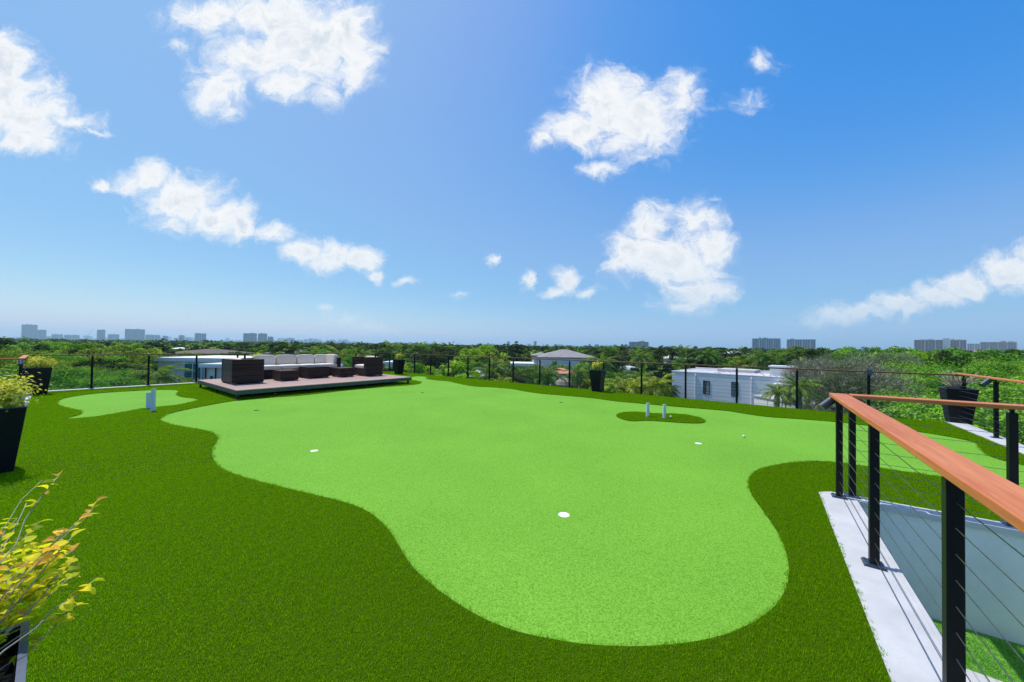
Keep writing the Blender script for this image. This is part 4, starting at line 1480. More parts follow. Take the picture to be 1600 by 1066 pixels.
def tree(kname, x, y, top, label, group=None, scale=None, rnd=None, name=None):
    """a tree whose top reaches the level z = top"""
    rnd = rnd or random
    H = top - GZ
    var = rnd.choice(KIND[kname])
    tm, cm, zc, H0, R0 = var[:5]
    off = var[5] if len(var) > 5 else 0.0
    sz = H / H0
    s_ = scale if scale else max(.6, min(1.35, sz)) * rnd.uniform(.9, 1.12)
    nm = name or {'palm': 'palm_tree', 'darkpalm': 'palm_tree', 'yellowpalm': 'palm_tree', 'shrub': 'garden_shrub', 'greyshrub': 'garden_shrub'}.get(kname, 'broadleaf_tree')
    e = empty(nm, (x, y, GZ), rnd.uniform(0, 6.28), label=label, cat='palm tree' if 'palm' in kname else 'shrub' if 'shrub' in kname else 'tree', group=group)
    if 'palm' in kname:
        link('trunk', tm, e, scale=(1, 1, (H - 1.4 * s_) / 8.2))
        link('crown', cm, e, loc=(off, .1, H - 1.4 * s_), scale=(s_, s_, s_))
    else:
        link('trunk', tm, e, scale=(s_, s_, sz))
        o_ = link('crown', cm, e, loc=(0, 0, H - (H0 - zc) * s_ * (1.0)), scale=(s_, s_, s_))
    return e


# ------------------------------------------------------------------ houses below the roof
def basis(d):
    d = Vector(d); d.z = 0; d.normalize()
    return d, Vector((-d.y, d.x, 0)), math.atan2(d.y, d.x)


def cbox(m_, x0, x1, y0, y1, z0, z1):
    return m_.box(((x0 + x1) / 2, (y0 + y1) / 2, (z0 + z1) / 2), (x1 - x0, y1 - y0, z1 - z0))


def hip_roof(x0, x1, y0, y1, z, h, ov=0.5):
    m_ = MB()
    a, b_, c_, d_ = x0 - ov, x1 + ov, y0 - ov, y1 + ov
    w_ = min(b_ - a, d_ - c_) / 2
    if (b_ - a) > (d_ - c_):
        r1, r2 = (a + w_, (c_ + d_) / 2), (b_ - w_, (c_ + d_) / 2)
    else:
        r1, r2 = ((a + b_) / 2, c_ + w_), ((a + b_) / 2, d_ - w_)
    vs = [(a, c_, z), (b_, c_, z), (b_, d_, z), (a, d_, z), (r1[0], r1[1], z + h), (r2[0], r2[1], z + h),
          (a, c_, z - .18), (b_, c_, z - .18), (b_, d_, z - .18), (a, d_, z - .18)]
    if (b_ - a) > (d_ - c_):
        fs = [(0, 1, 5, 4), (1, 2, 5), (2, 3, 4, 5), (3, 0, 4)]
    else:
        fs = [(0, 1, 4), (1, 2, 5, 4), (2, 3, 5), (3, 0, 4, 5)]
    fs += [(6, 7, 1, 0), (7, 8, 2, 1), (8, 9, 3, 2), (9, 6, 0, 3), (9, 8, 7, 6)]
    m_.add(vs, fs)
    return m_


def window(parent, x, z, w_, h_, y=0.0, face=-1, sillmat='white', framem='black'):
    """window on the front (y = 0) wall of a house"""
    f_ = MB()
    t_ = 0.07
    yy = y - 0.03
    for (cx, cz, sx, sz) in ((x, z - h_ / 2 + t_ / 2, w_, t_), (x, z + h_ / 2 - t_ / 2, w_, t_), (x - w_ / 2 + t_ / 2, z, t_, h_ - 2 * t_ - .002), (x + w_ / 2 - t_ / 2, z, t_, h_ - 2 * t_ - .002)):
        f_.box((cx, yy, cz), (sx, .08, sz))
    o = f_.build('window', M[framem], parent)
    MB().box((x, yy + .015, z), (w_ - 2 * t_ - .002, .02, h_ - 2 * t_ - .002)).build('pane', M['glass'], o)
    return o


# white boarded house behind the long railing
Ah = at(1050, 580, 54.5); Bh = at(1217, 590, 45.0)
Ah.z = Bh.z = 0
dx, dy_, an = basis(Bh - Ah)
HL = (Bh - Ah).length + 2.2
ztop = 1.6 - (581 - 545) * 54.5 / FPX
house = empty('boarded_house', (Ah.x, Ah.y, GZ), an, label='white flat-roofed house with horizontal boards, downpipes and two dark windows', cat='house')
Hh = ztop - GZ
m_ = MB(); cbox(m_, 0, HL, 0.03, 11, 0, Hh - .02); m_.build('wall', M['white'], house)
board_h = 0.42
M['siding'] = pbr('siding_board', (0.80, 0.81, 0.82), (0.87, 0.87, 0.87), 0.5, 0.6, jitter=0.05)
sd = MB().box((HL / 2, 0, 0), (HL, 0.05, board_h - 0.03)).mesh('plank', M['siding'])
nbd = int(Hh / board_h)
for i in range(nbd):
    link('plank', sd, house, loc=(0, 0.0, Hh - .05 - board_h * (i + .5)))
m_ = MB(); cbox(m_, -.08, HL + .08, -.06, .16, Hh - .02, Hh + .10); cbox(m_, -.08, .14, .161, 11, Hh - .02, Hh + .10); cbox(m_, HL - .14, HL + .08, .161, 11, Hh - .02, Hh + .10); cbox(m_, .141, HL - .141, 10.8, 11.1, Hh - .02, Hh + .30)
m_.build('parapet', M['white'], house)
m_ = MB(); cbox(m_, .15, HL - .15, .17, 10.79, Hh - .019, Hh + .03); m_.build('roof', M['rooftop'], house)


def along_front(px, o, d, zlev=0.0):
    """distance along the wall line where the column px of the photograph crosses it"""
    r_ = ray(px, 560)
    k_ = r_.x / r_.y
    return (k_ * o.y - o.x) / (d.x - k_ * d.y)


for px in (1087, 1174.5):
    s_ = along_front(px, Ah, dx)
    m_ = MB(); m_.tube([(s_, -.10, .2), (s_, -.10, Hh - .35), (s_, -.02, Hh - .15)], .075, 8)
    m_.build('downpipe', M['white'], house)
for (pa, pb, ya, yb) in ((1099, 1109.5, 594.7, 616), (1143, 1154, 597, 619.5)):
    sA, sB = along_front(pa, Ah, dx), along_front(pb, Ah, dx)
    q = Ah + dx * ((sA + sB) / 2)
    za = EYE.z - (ya - horizon_y(pa)) * q.y / FPX; zb = EYE.z - (yb - horizon_y(pa)) * q.y / FPX
    window(house, (sA + sB) / 2, (za + zb) / 2 - GZ, sB - sA, za - zb)
# things on its roof
m_ = MB(); cbox(m_, HL - 3.6, HL - 1.4, 3.0, 5.4, Hh + .03, Hh + 1.25); cbox(m_, HL - 3.75, HL - .5, 2.85, 5.55, Hh + 1.25, Hh + 1.42)
m_.build('roof_box', M['white'], house)
m_ = MB(); cbox(m_, HL * .30, HL * .62, 6.5, 10.6, Hh + .03, Hh + .45); m_.build('raised_roof', M['rooftop'], house)
rg = random.Random(5)
m_ = MB()
for i in range(26):
    x = rg.uniform(HL * .3, HL - 1); y = rg.uniform(.6, 6)
    if x > HL - 3.9 and y > 2.6: continue
    h_ = rg.uniform(.06, .22)
    m_.box((x, y, Hh + .03 + h_ / 2), (rg.uniform(.08, .4), rg.uniform(.08, .3), h_))
m_.build('roof_vent', M['pipe'], house)['kind'] = 'stuff'
# lower canopy at the right end
m_ = MB(); cbox(m_, HL - 2.6, HL + .6, -1.4, -.07, Hh - 1.0, Hh - .72)
m_.build('canopy', M['white'], house)
footprints.append((Ah + dx * HL / 2 + dy_ * 5.5, 9.5))
# low white wall right of it
q0, q1 = at(1222, 632, 38), at(1345, 640, 30)
e = empty('garden_wall', (q0.x, q0.y, GZ), math.atan2(q1.y - q0.y, q1.x - q0.x), label='low white wing below the palms right of the boarded house', cat='house')
Lw = math.hypot(q1.x - q0.x, q1.y - q0.y)
zt = EYE.z - (628 - 547.5) * 38 / FPX - GZ
m_ = MB(); cbox(m_, -4, Lw - 3, 0, 7, 0, zt); m_.build('wall', M['white'], e)
m_ = MB(); cbox(m_, -4.1, Lw - 2.9, -.1, 7.1, zt + .002, zt + .15); m_.build('roof', M['rooftop'], e)
footprints.append((q0 + (q1 - q0) * .3 + Vector((2, 3, 0)), 5.0))


def simple_house(name, label, px0, px1, D, y_eave, y_ridge, roofm, wallm='white', depth=9, rot=0.0, flat=False, wins=3, group=None, cat='house', free=True):
    """house whose front spans px0..px1 at D metres, eaves and ridge at the given rows"""
    a, b_ = at(px0, 560, D), at(px1, 560, D)
    w_ = (b_ - a).length
    pxm = (px0 + px1) / 2
    ze = EYE.z - (y_eave - horizon_y(pxm)) * D / FPX
    zr = EYE.z - (y_ridge - horizon_y(pxm)) * (D + depth * .5) / FPX
    e = empty(name, ((a.x + b_.x) / 2, D, GZ), rot, label=label, cat=cat, group=group)
    x0, x1 = -w_ / 2 + .4, w_ / 2 - .4
    H_ = ze - GZ
    m_ = MB(); cbox(m_, x0, x1, 0, depth, 0, H_ - .2); m_.build('wall', M[wallm], e)
    if flat:
        m_ = MB(); cbox(m_, x0 - .35, x1 + .35, -.4, depth + .4, H_ - .198, H_ + max(.15, zr - ze)); m_.build('roof', M[roofm], e)
    else:
        hip_roof(x0, x1, 0, depth, H_, max(.8, zr - ze), .5).build('roof', M[roofm], e)
    for i in range(wins):
        x = x0 + (x1 - x0) * (i + .5) / wins
        window(e, x, H_ - 1.6, 1.3, 1.3, y=0.0, framem='white')
    if free:
        footprints.append((Vector(((a.x + b_.x) / 2, D + depth / 2, 0)), max(w_, depth) * .55))
    return e


simple_house('hip_roof_house', 'large white house under a grey hipped roof behind the middle railing', 842, 934, 88, 558.5, 546.0, 'roofgrey', depth=13, wins=2)
simple_house('hip_roof_house', 'narrow side wing of the grey hipped house at its left', 832, 862, 95, 555.5, 551.0, 'roofgrey', depth=8, wins=1)
simple_house('terracotta_house', 'single-storey house with orange terracotta roof above the thatched hut', 861, 904, 72, 583.5, 577.5, 'roofterra', depth=8, wins=2)
simple_house('pink_house', 'pinkish house with a flat white roof edge left of the grey roof', 797, 836, 78, 570.5, 566.5, 'white', 'roofpink', depth=8, flat=True, wins=2)
simple_house('pink_house', 'pink low roof showing under the trees behind the railing corner', 728, 758, 55, 588, 584, 'roofpink', 'roofpink', depth=7, wins=0)
simple_house('flat_roof_house', 'white flat-roofed house with teal glass front by the left railing', 243, 372, 50, 563, 557.0, 'white', depth=10, flat=True, wins=0)
fh = bpy.context.scene.objects[-1]
simple_house('brown_roof_house', 'house with wide dark brown hipped roof beyond the flat white roof', 252, 332, 86, 552.5, 544.5, 'roofbrown', depth=14, wins=5)
simple_house('white_low_house', 'small white-roofed house among trees left of the sofa', 262, 300, 130, 545, 541.5, 'white', depth=9, wins=2)
simple_house('grey_roof_house', 'wide grey-roofed white house behind the left sofa cushions', 405, 470, 98, 553.5, 545.5, 'roofgrey', depth=12, wins=4)
simple_house('metal_clad_block', 'pale louvred block with two slots next to the left armchair', 315, 372, 34, 571, 567.5, 'white', depth=6, flat=True, wins=0)
simple_house('white_low_house', 'white low roof left of the planter beyond the platform', 598, 618, 60, 567, 564, 'white', depth=6, flat=True, wins=1)
simple_house('white_low_house', 'little white house between palms right of the middle planter', 983, 998, 80, 577, 573, 'white', depth=6, flat=True, wins=1)
simple_house('white_low_house', 'pale roof peeping through far trees right of centre', 1142, 1172, 150, 552.5, 548.5, 'white', depth=8, wins=1)
simple_house('pink_house', 'salmon roof deep among the trees behind the boarded house', 1040, 1075, 120, 560, 555.5, 'roofpink', 'roofpink', depth=8, wins=1)
# teal glass front
q = at(303, 560, 49.7)
e = empty('glass_screen', (q.x, q.y, GZ), 0, label='tall teal glass panes in the front of the flat white house', cat='window')
za = EYE.z - (569 - 534.3) * 49.7 / FPX - GZ; zb = za - 2.6
for i, (x0, x1) in enumerate(((-1.15, -.05), (.05, 1.15))):
    m_ = MB(); cbox(m_, x0, x1, -.12, -.06, zb, za); m_.build('pane', M['teal'], e)
m_ = MB()
for x in (-1.22, -.0, 1.22):
    cbox(m_, x - .045, x + .045, -.2, 0, zb - .1, za + .08)
m_.build('frame', M['pipe'], e)
# louvre slots of the metal block
q = at(330, 575, 33.9)
e = empty('louvre_screen', (q.x, q.y, GZ), 0, label='dark vertical slots and small vent in the pale louvred block', cat='vent')
zt = EYE.z - (574 - 534.5) * 34 / FPX - GZ
for i, px in enumerate((322.5, 338)):
    x = at(px, 575, 33.9).x - q.x
    m_ = MB(); cbox(m_, x - .05, x + .05, -.10, -.02, zt - 1.1, zt); m_.build('slat', M['glass'], e)
x = at(331.5, 575, 33.9).x - q.x
m_ = MB(); cbox(m_, x - .09, x + .09, -.11, -.02, zt - 1.25, zt - .85); m_.build('vent', M['dark'], e)

# thatched hut
q = at(881, 600, 60)
e = empty('thatched_hut', (q.x, q.y, GZ), 0, label='round thatched hut roof under the trees behind the middle railing', cat='hut')
zt = EYE.z - (589.0 - 542) * 60 / FPX - GZ
m_ = MB()
n = 28
vs, fs = [], []
rg = random.Random(2)
prof = [(0.12, zt), (.8, zt - .32), (1.35, zt - .75), (1.62, zt - 1.25), (1.55, zt - 1.4)]
for (r_, z) in prof:
    vs += [(r_ * (1 + rg.uniform(-.03, .03)) * math.cos(2 * math.pi * k_ / n), r_ * (1 + rg.uniform(-.03, .03)) * math.sin(2 * math.pi * k_ / n), z + rg.uniform(-.03, .03)) for k_ in range(n)]
for j in range(len(prof) - 1):
    fs += [(j * n + k_, j * n + (k_ + 1) % n, (j + 1) * n + (k_ + 1) % n, (j + 1) * n + k_) for k_ in range(n)]
fs.append(tuple(range(n)))
m_.add(vs, fs); m_.build('roof', M['thatch'], e)
for k_ in range(6):
    a = k_ * math.pi / 3 + .3
    MB().tube([(1.35 * math.cos(a), 1.35 * math.sin(a), 0), (1.35 * math.cos(a), 1.35 * math.sin(a), zt - 1.1)], .06, 6).build('post', M['wood_post'], e)
footprints.append((q, 2.6))
# it stands on a terrace
m_ = MB(); m_.box((q.x, q.y + 1, GZ + (zt - 3.2) / 2), (9, 8, zt - 3.2))
tag(m_.build('terrace', M['rooftop']), 'pale stone terrace under the thatched hut', 'terrace')
for c_ in e.children:
    if c_.name.startswith('post'):
        pass

# ------------------------------------------------------------------ trees that can be told apart
TR = random.Random(77)
# topmost row of the photograph that trees nearer than D may reach, by column
CAPS = [(238, 316, 49, 590), (236, 350, 49, 592), (312, 375, 33.5, 596), (250, 335, 86, 553.5), (405, 470, 97, 554.5), (352, 640, 44, 563), (470, 545, 85, 544),
        (594, 622, 60, 572), (640, 700, 26, 566), (725, 760, 54, 592), (780, 838, 77, 573), (836, 897, 87, 571), (826, 940, 90, 560), (858, 906, 71, 587), (864, 898, 59, 606),
        (895, 937, 87, 560), (900, 1046, 36, 585), (940, 1046, 60, 571), (980, 1000, 79, 580), (1046, 1226, 48, 640), (1046, 1235, 56, 600), (1140, 1174, 149, 553),
        (1038, 1076, 119, 561), (705, 905, 45, 570), (1220, 1262, 36, 640), (1242, 1392, 25.5, 648)]


def cap_row(px, D, half):
    y_ = horizon_y(px) - 1.0
    for (a, b_, Dm, row) in CAPS:
        if D < Dm and px + half > a and px - half < b_:
            y_ = max(y_, row)
    return y_


deck_poly = [P2(p) for p in deck_outer]


def on_deck(x, y, m_):
    for (ox, oy) in ((0, 0), (m_, 0), (-m_, 0), (0, m_), (0, -m_), (m_ * .7, m_ * .7), (-m_ * .7, m_ * .7), (m_ * .7, -m_ * .7), (-m_ * .7, -m_ * .7)):
        if inside(deck_poly, np.array([x + ox]), np.array([y + oy]))[0]:
            return True
    return False


placed = []


def free_spot(x, y, r_):
    for (q_, rr_) in footprints:
        if math.hypot(q_.x - x, q_.y - y) < rr_ + r_ * .6:
            return False
    for (a, b_, rr_) in placed:
        if (a - x) ** 2 + (b_ - y) ** 2 < (.62 * (rr_ + r_)) ** 2:
            return False
    return True


# singular trees first: kind, column, distance, top row, crown scale, label
SOLO = [
    ('lime', 742, 62, 536.5, 1.35, 'bright green spreading tree rising above the horizon left of centre'),
    ('palm', 715, 34, 569, .75, 'small palm behind the railing near its back corner'),
    ('palm', 772, 36, 566, .85, 'dark palm tree left of the pink house'),
    ('palm', 848, 38, 570, .95, 'spiky palm standing before the grey hipped house'),
    ('yellowpalm', 1019, 26, 583, .72, 'yellow-green palm left of the boarded house'),
    ('yellowpalm', 960, 30, 590, .8, 'low yellowish palm right of the middle planter'),
    ('palm', 1216, 24, 600, .40, 'palm crown at the right end of the boarded house'),
    ('palm', 1256, 23, 590, .46, 'palm with upright fronds right of the boarded house'),
    ('palm', 262, 30, 569, .8, 'spiky palm below the flat white house at the left'),
    ('palm', 1370, 60, 543, 1.0, 'lone palm showing above the trees on the right skyline'),
    ('palm', 950, 85, 541, 1.1, 'tall palm on the skyline right of the grey roof'),
    ('palm', 1066, 110, 540.5, 1.2, 'tall palm on the skyline above the boarded house'),
    ('palm', 652, 120, 535.5, 1.2, 'tall dark palm on the skyline beyond the back corner'),
    ('palm', 613, 110, 534.5, 1.2, 'dark palm on the skyline left of the back corner'),
    ('dark', 1265, 60, 541.5, 1.25, 'dark dome-shaped tree on the skyline below the right towers'),
    ('green', 918, 58, 559.5, .62, 'round green tree hiding the right part of the hipped house'),
    ('palm', 940, 52, 556, .8, 'palm just right of the hipped house roof'),
    ('palm', 838, 55, 571, .7, 'palm below the left wing of the hipped house'),
    ('palm', 1195, 62, 548, .9, 'palm crown right above the end of the boarded house'),
    ('palm', 905, 45, 572, .7, 'palm between the thatched hut and the middle planter'),
    ('yellowpalm', 790, 30, 585, .6, 'low yellow-green palm below the pink house'),
    ('yellowpalm', 985, 32, 588, .7, 'feathery yellow palm between middle planter and boarded house'),
    ('palm', 1003, 70, 549, 1.0, 'dark palm under the pink skyline block'),
    ('palm', 480, 60, 545, .8, 'palm top over the third sofa cushion'),
    ('shrub', 658, 23, 569, 1.1, 'light green shrub left of the back railing corner'),
    ('shrub', 648, 24, 572, 1.0, 'light green shrub just right of the far planter'),
    ('shrub', 700, 24, 565, 1.25, 'pale green conical shrub behind the back railing corner'),
    ('shrub', 678, 25, 566, 1.0, 'dense light green shrub at the back railing corner'),
    ('shrub', 722, 25, 564, 1.1, 'loose green shrub just right of the back railing corner'),
    ('shrub', 948, 18, 600, .45, 'bright green spiky shrub beside the middle planter'),
]
for (kn, px, D, row, sc_, lab) in SOLO:
    q = at(px, 560, D)
    top = EYE.z - (row - horizon_y(px)) * D / FPX
    tree(kn, q.x, q.y, top, lab, scale=sc_, rnd=TR)
    placed.append((q.x, q.y, 1.5 * sc_))

# bare grey tree(s) right of the boarded house
for (px, D, row, sc_, lab) in ((1330, 26, 556, 1.0, 'wide leafless grey tree behind the right part of the back railing'), (1275, 33, 560, .8, 'smaller leafless grey tree left of the wide one'),
                               (1395, 38, 552, .8, 'leafless grey tree among green crowns at the right')):
    q = at(px, 560, D)
    top = EYE.z - (row - horizon_y(px)) * D / FPX
    e = empty('bare_tree', (q.x, q.y, GZ), TR.uniform(0, 6), label=lab, cat='tree')
    Rx, Hz = 3.6 * sc_, 4.2 * sc_
    H_ = top - GZ
    zc = H_ - Hz
    cr = link('crown', bare_mesh('crown', int(px), Rx, Hz, 13000), e, loc=(0, 0, zc))
    cm, cents = crown_mesh('leaves', int(px) + 1, Rx * .95, Hz * .95, 80, 17000, .10, M['leaf_grey'], -.5, .8)
    link('leaves', cm, e, loc=(0, 0, zc))['kind'] = 'stuff'
    link('trunk', limb_mesh('trunk', int(px), cents, H_, zc, .2, M['twiggrey']), e)
    placed.append((q.x, q.y, Rx * .9))

REG = [
    # px range, distance range, kinds, label, group
    (-160, 300, 17, 40, ['fineolive', 'fineolive', 'fine'], 'olive-green broad crown in the dense trees behind the left railing', 'trees behind the left railing'),
    (-160, 300, 40, 75, ['olive', 'olive', 'green', 'dark', 'deep'], 'flat olive crown in the trees farther behind the left railing', 'trees farther behind the left railing'),
    (1225, 1800, 13.5, 34, ['fine', 'fine', 'fine', 'fine', 'fine'], 'big fresh-green tree crown close behind the right railings', 'green trees close behind the right railings'),
    (1230, 1800, 34, 75, ['green', 'green', 'dark', 'olive', 'lime'], 'bushy green tree in the second row behind the right railings', 'second row of trees at the right'),
    (300, 640, 30, 80, ['green', 'dark', 'olive', 'palm', 'darkpalm', 'deep'], 'tree in the gardens seen over the lounge furniture', 'trees seen over the lounge furniture'),
    (640, 1050, 22, 50, ['shrub', 'greyshrub', 'yellowpalm', 'palm', 'darkpalm', 'green', 'deep'], 'garden tree or palm close behind the middle of the back railing', 'garden plants close behind the middle railing'),
    (640, 1230, 50, 85, ['green', 'palm', 'darkpalm', 'darkpalm', 'deep', 'dark', 'olive', 'lime'], 'mixed garden tree in the middle distance behind the back railing', 'middle-distance trees behind the back railing'),
]
LOOK = {'fine': 'fresh green small-leaved tree', 'fineolive': 'broad olive-green tree', 'olive': 'flat-topped olive-green tree', 'green': 'round mid-green tree', 'dark': 'dark green tree',
        'lime': 'bright green tree', 'palm': 'green palm', 'darkpalm': 'dark-fronded palm', 'deep': 'very dark green tree', 'yellowpalm': 'yellowish palm', 'shrub': 'light green shrub', 'greyshrub': 'grey-green shrub'}
MARKS = [(-200, 'out past the far left end of the railing'), (45, 'behind the far left planters'), (100, 'left of the first post past the left planter'), (145, 'around the first post of the left far railing'), (190, 'between the first two left railing posts'), (232, 'around the second left railing post'),
         (275, 'before the flat white roof at the left'), (330, 'beside the louvred block'), (380, 'over the left armchair'), (430, 'over the left sofa cushions'), (480, 'over the middle of the sofa'), (530, 'over the right end of the sofa'),
         (575, 'over the right armchair'), (612, 'behind the planter past the platform'), (645, 'at the back corner of the railing'), (700, 'just right of the back railing corner'), (745, 'left of the pink house'), (795, 'before the pink house'),
         (835, 'left of the grey hipped roof'), (880, 'around the thatched hut'), (915, 'behind the middle planter'), (955, 'right of the middle planter'), (1000, 'between middle planter and boarded house'), (1040, 'at the left end of the boarded house'),
         (1100, 'above the left window of the boarded house'), (1150, 'above the right window of the boarded house'), (1195, 'behind the roof box of the boarded house'), (1235, 'left of the bare grey tree'), (1290, 'behind the bare grey tree'), (1345, 'around the box lamp post'),
         (1400, 'below the left end of the long towers'), (1450, 'below the white tower core'), (1500, 'behind the twiggy corner planter'), (1550, 'behind the right spot lamp'), (1600, 'past the right frame edge'), (1680, 'far outside at the right')]


def describe(kn, px, D, top):
    where = [t_ for a_, t_ in MARKS if px >= a_][-1]
    near = 'closest' if D < 20 else 'near' if D < 28 else 'second-row' if D < 38 else 'mid-distance' if D < 52 else 'farther' if D < 66 else 'back-row'
    return '%s %s %s' % (near, LOOK[kn], where), 'trees and shrubs %s' % where


SK = random.Random(4242)
for i in range(34):
    px = [345, 372, 436, 458, 492, 520, 556, 583, 630, 668, 688, 705, 772, 806, 816, 758, 598, 950, 956, 968, 1012, 1030, 1048, 1082, 1098, 1126, 1148, 1165, 1214, 1240, 1300, 1336, 1402, 1412][i] + SK.uniform(-4, 4)
    D = SK.uniform(78, 128)
    kn = SK.choice(['palm', 'darkpalm', 'darkpalm', 'deep', 'dark', 'green'])
    row = horizon_y(px) - SK.uniform(-2.0, 5.5)
    if 1170 < px < 1280 or 975 < px < 1015: row = horizon_y(px) + 1
    q = at(px, 560, D)
    if not free_spot(q.x, q.y, 1.5): continue
    if 822 < px < 944: continue
    tree(kn, q.x, q.y, EYE.z - (row - horizon_y(px)) * D / FPX, 'tall skyline ' + describe(kn, px, 99, 0)[0][9:], 'tall trees and palms breaking the skyline', scale=1.0 if 'palm' in kn else .8, rnd=SK)
    placed.append((q.x, q.y, 1.5))
cnt = 0
for (xa, xb, d0, d1, kinds, lab, grp) in REG:
    ntry = 900
    k_ = 0
    for i in range(ntry):
        D = math.sqrt(TR.uniform(d0 * d0, d1 * d1))
        px = TR.uniform(xa, xb)
        q = at(px, 560, D)
        kn = TR.choice(kinds)
        R0 = KIND[kn][0][4]
        fs_ = .8 if D > 45 else 1.0
        if 'palm' in kn: R0 *= .75
        if on_deck(q.x, q.y, R0 * .75 + .4) or not free_spot(q.x, q.y, R0 * fs_):
            continue
        half = R0 * FPX / D * 1.0
        row = cap_row(px, D, half)
        zmax = EYE.z - (row - horizon_y(px)) * D / FPX
        lo, hi_ = (7.0, 12.3) if 'palm' not in kn else (6.5, 12.5)
        if 'shrub' in kn: lo, hi_ = 3.5, 9.5
        if grp.startswith('trees behind the left'): lo, hi_ = 9.4, 11.7
        if grp.startswith('trees farther behind the left'): lo, hi_ = 10.6, 11.6
        if grp.startswith('green trees close'): lo, hi_ = 10.4, 12.2
        if grp.startswith('second row'): lo, hi_ = 11.6, 12.8; zmax = max(zmax, 2.0) if px > 1240 else zmax
        H_ = min(TR.uniform(lo, hi_), zmax - GZ)
        if H_ < (3.2 if 'shrub' in kn else 4.5):
            if kn in ('shrub', 'greyshrub') or TR.random() < .5 or H_ < 2.2: continue
            kn = TR.choice(['shrub', 'greyshrub'])
        sc_ = None
        if kn in ('shrub', 'greyshrub'): sc_ = TR.uniform(.9, 1.4)
        lab2, grp2 = describe(kn, px, D, GZ + H_)
        tree(kn, q.x, q.y, GZ + H_, lab2, grp2, scale=sc_, rnd=TR)
        placed.append((q.x, q.y, R0 * fs_))
        cnt += 1
        k_ += 1
        if k_ > 62: break
print('TREES', cnt)

# ------------------------------------------------------------------ the far wooded suburb: one mass
def far_source(seed, mat_, palm=False):
    m_ = MB()
    if palm:
        me = palm_crown('far_palm', seed, 12, 3.6, M[mat_], 7, -.5, .9)
    else:
        me, _ = crown_mesh('far_crown', seed, 4.0, 3.2, 26, 1500, .55, M[mat_], -.5, .8)
    return me


srcs = [far_source(300, 'leaf_green'), far_source(301, 'leaf_dark'), far_source(302, 'leaf_olive'), far_source(303, 'leaf_dark'), far_source(304, 'leaf_dark'), far_source(305, 'frond_dark', True), far_source(306, 'leaf_lime'), far_source(307, 'frond', True), far_source(308, 'leaf_deep'), far_source(309, 'frond_dark', True), far_source(310, 'leaf_deep')]
rg = np.random.default_rng(9)
pts = []
def ring(n, r0, r1, zlo, zhi):
    D = np.sqrt(rg.uniform(r0 * r0, r1 * r1, n))
    th = rg.uniform(-1.12, 1.12, n)
    for d_, t_ in zip(D, th):
        x, y = d_ * math.sin(t_), d_ * math.cos(t_)
        px = 800 + FPX * x / y
        z = GZ + rg.uniform(zlo, zhi)
        Dy = y
        half = 3 * FPX / Dy
        row = cap_row(px, Dy, half)
        zm = EYE.z - (row - horizon_y(px)) * Dy / FPX - (5.2 if Dy < 320 else 3.8)
        if Dy > 200 and rg.uniform() < .07: zm += 2.2; z += 2.5
        if any(math.hypot(q_.x - x, q_.y - y) < rr_ + 3.5 for q_, rr_ in footprints): continue
        z = min(z, zm)
        if z < GZ + 1: continue
        pts.append((x, y, z))
ring(2300, 76, 220, 4.5, 9.6)
ring(5200, 220, 650, 5.0, 10.2)
ring(6500, 650, 1700, 5.5, 11.5)
ring(3500, 1700, 3800, 7, 13)
tag(scatter('distant_woodland', pts, srcs, .8, 1.35, 12), kind='stuff')

# scattered far houses and roofs between the trees
FR = random.Random(31)
hk = 0
spots_used = []
for i in range(400):
    if hk >= 46: break
    D = FR.uniform(130, 700)
    px = FR.uniform(-40, 1640)
    q = at(px, 560, D)
    if any(abs(px - u[0]) < 16 and abs(D - u[1]) < 90 for u in spots_used): continue
    spots_used.append((px, D))
    w_, dp = FR.uniform(12, 22), FR.uniform(8, 12)
    H_ = FR.uniform(7.5, 10.4)
    rm = FR.choice(['roofgrey', 'white', 'roofterra', 'roofpink', 'roofbrown', 'white'])
    e = empty('suburban_house', (q.x, q.y, GZ), FR.uniform(-.6, .6), label={'roofgrey': 'far house with grey roof between distant trees', 'white': 'far white-roofed house between distant trees', 'roofterra': 'far orange-roofed house between distant trees',
              'roofpink': 'far pink-roofed house between distant trees', 'roofbrown': 'far brown-roofed house between distant trees'}[rm], cat='house', group='far houses with %s roofs' % {'roofgrey': 'grey', 'white': 'white', 'roofterra': 'orange', 'roofpink': 'pink', 'roofbrown': 'brown'}[rm])
    e['label'] = '%s %s-roofed house %s' % ('distant' if D < 300 else 'far' if D < 500 else 'remote', {'roofgrey': 'grey', 'white': 'white', 'roofterra': 'orange', 'roofpink': 'pink', 'roofbrown': 'brown'}[rm], [t_ for a_, t_ in MARKS if px >= a_][-1])
    m_ = MB(); cbox(m_, -w_ / 2, w_ / 2, 0, dp, 0, H_ - 1.4); m_.build('wall', M['white'], e)
    hip_roof(-w_ / 2, w_ / 2, 0, dp, H_ - 1.39, 1.4 if rm != 'white' else .5, .5).build('roof', M[rm], e)
    for k_ in range(4):
        window(e, -w_ / 2 + w_ * (k_ + .5) / 4, H_ - 3.2, 1.4, 1.5, framem='white')
    hk += 1

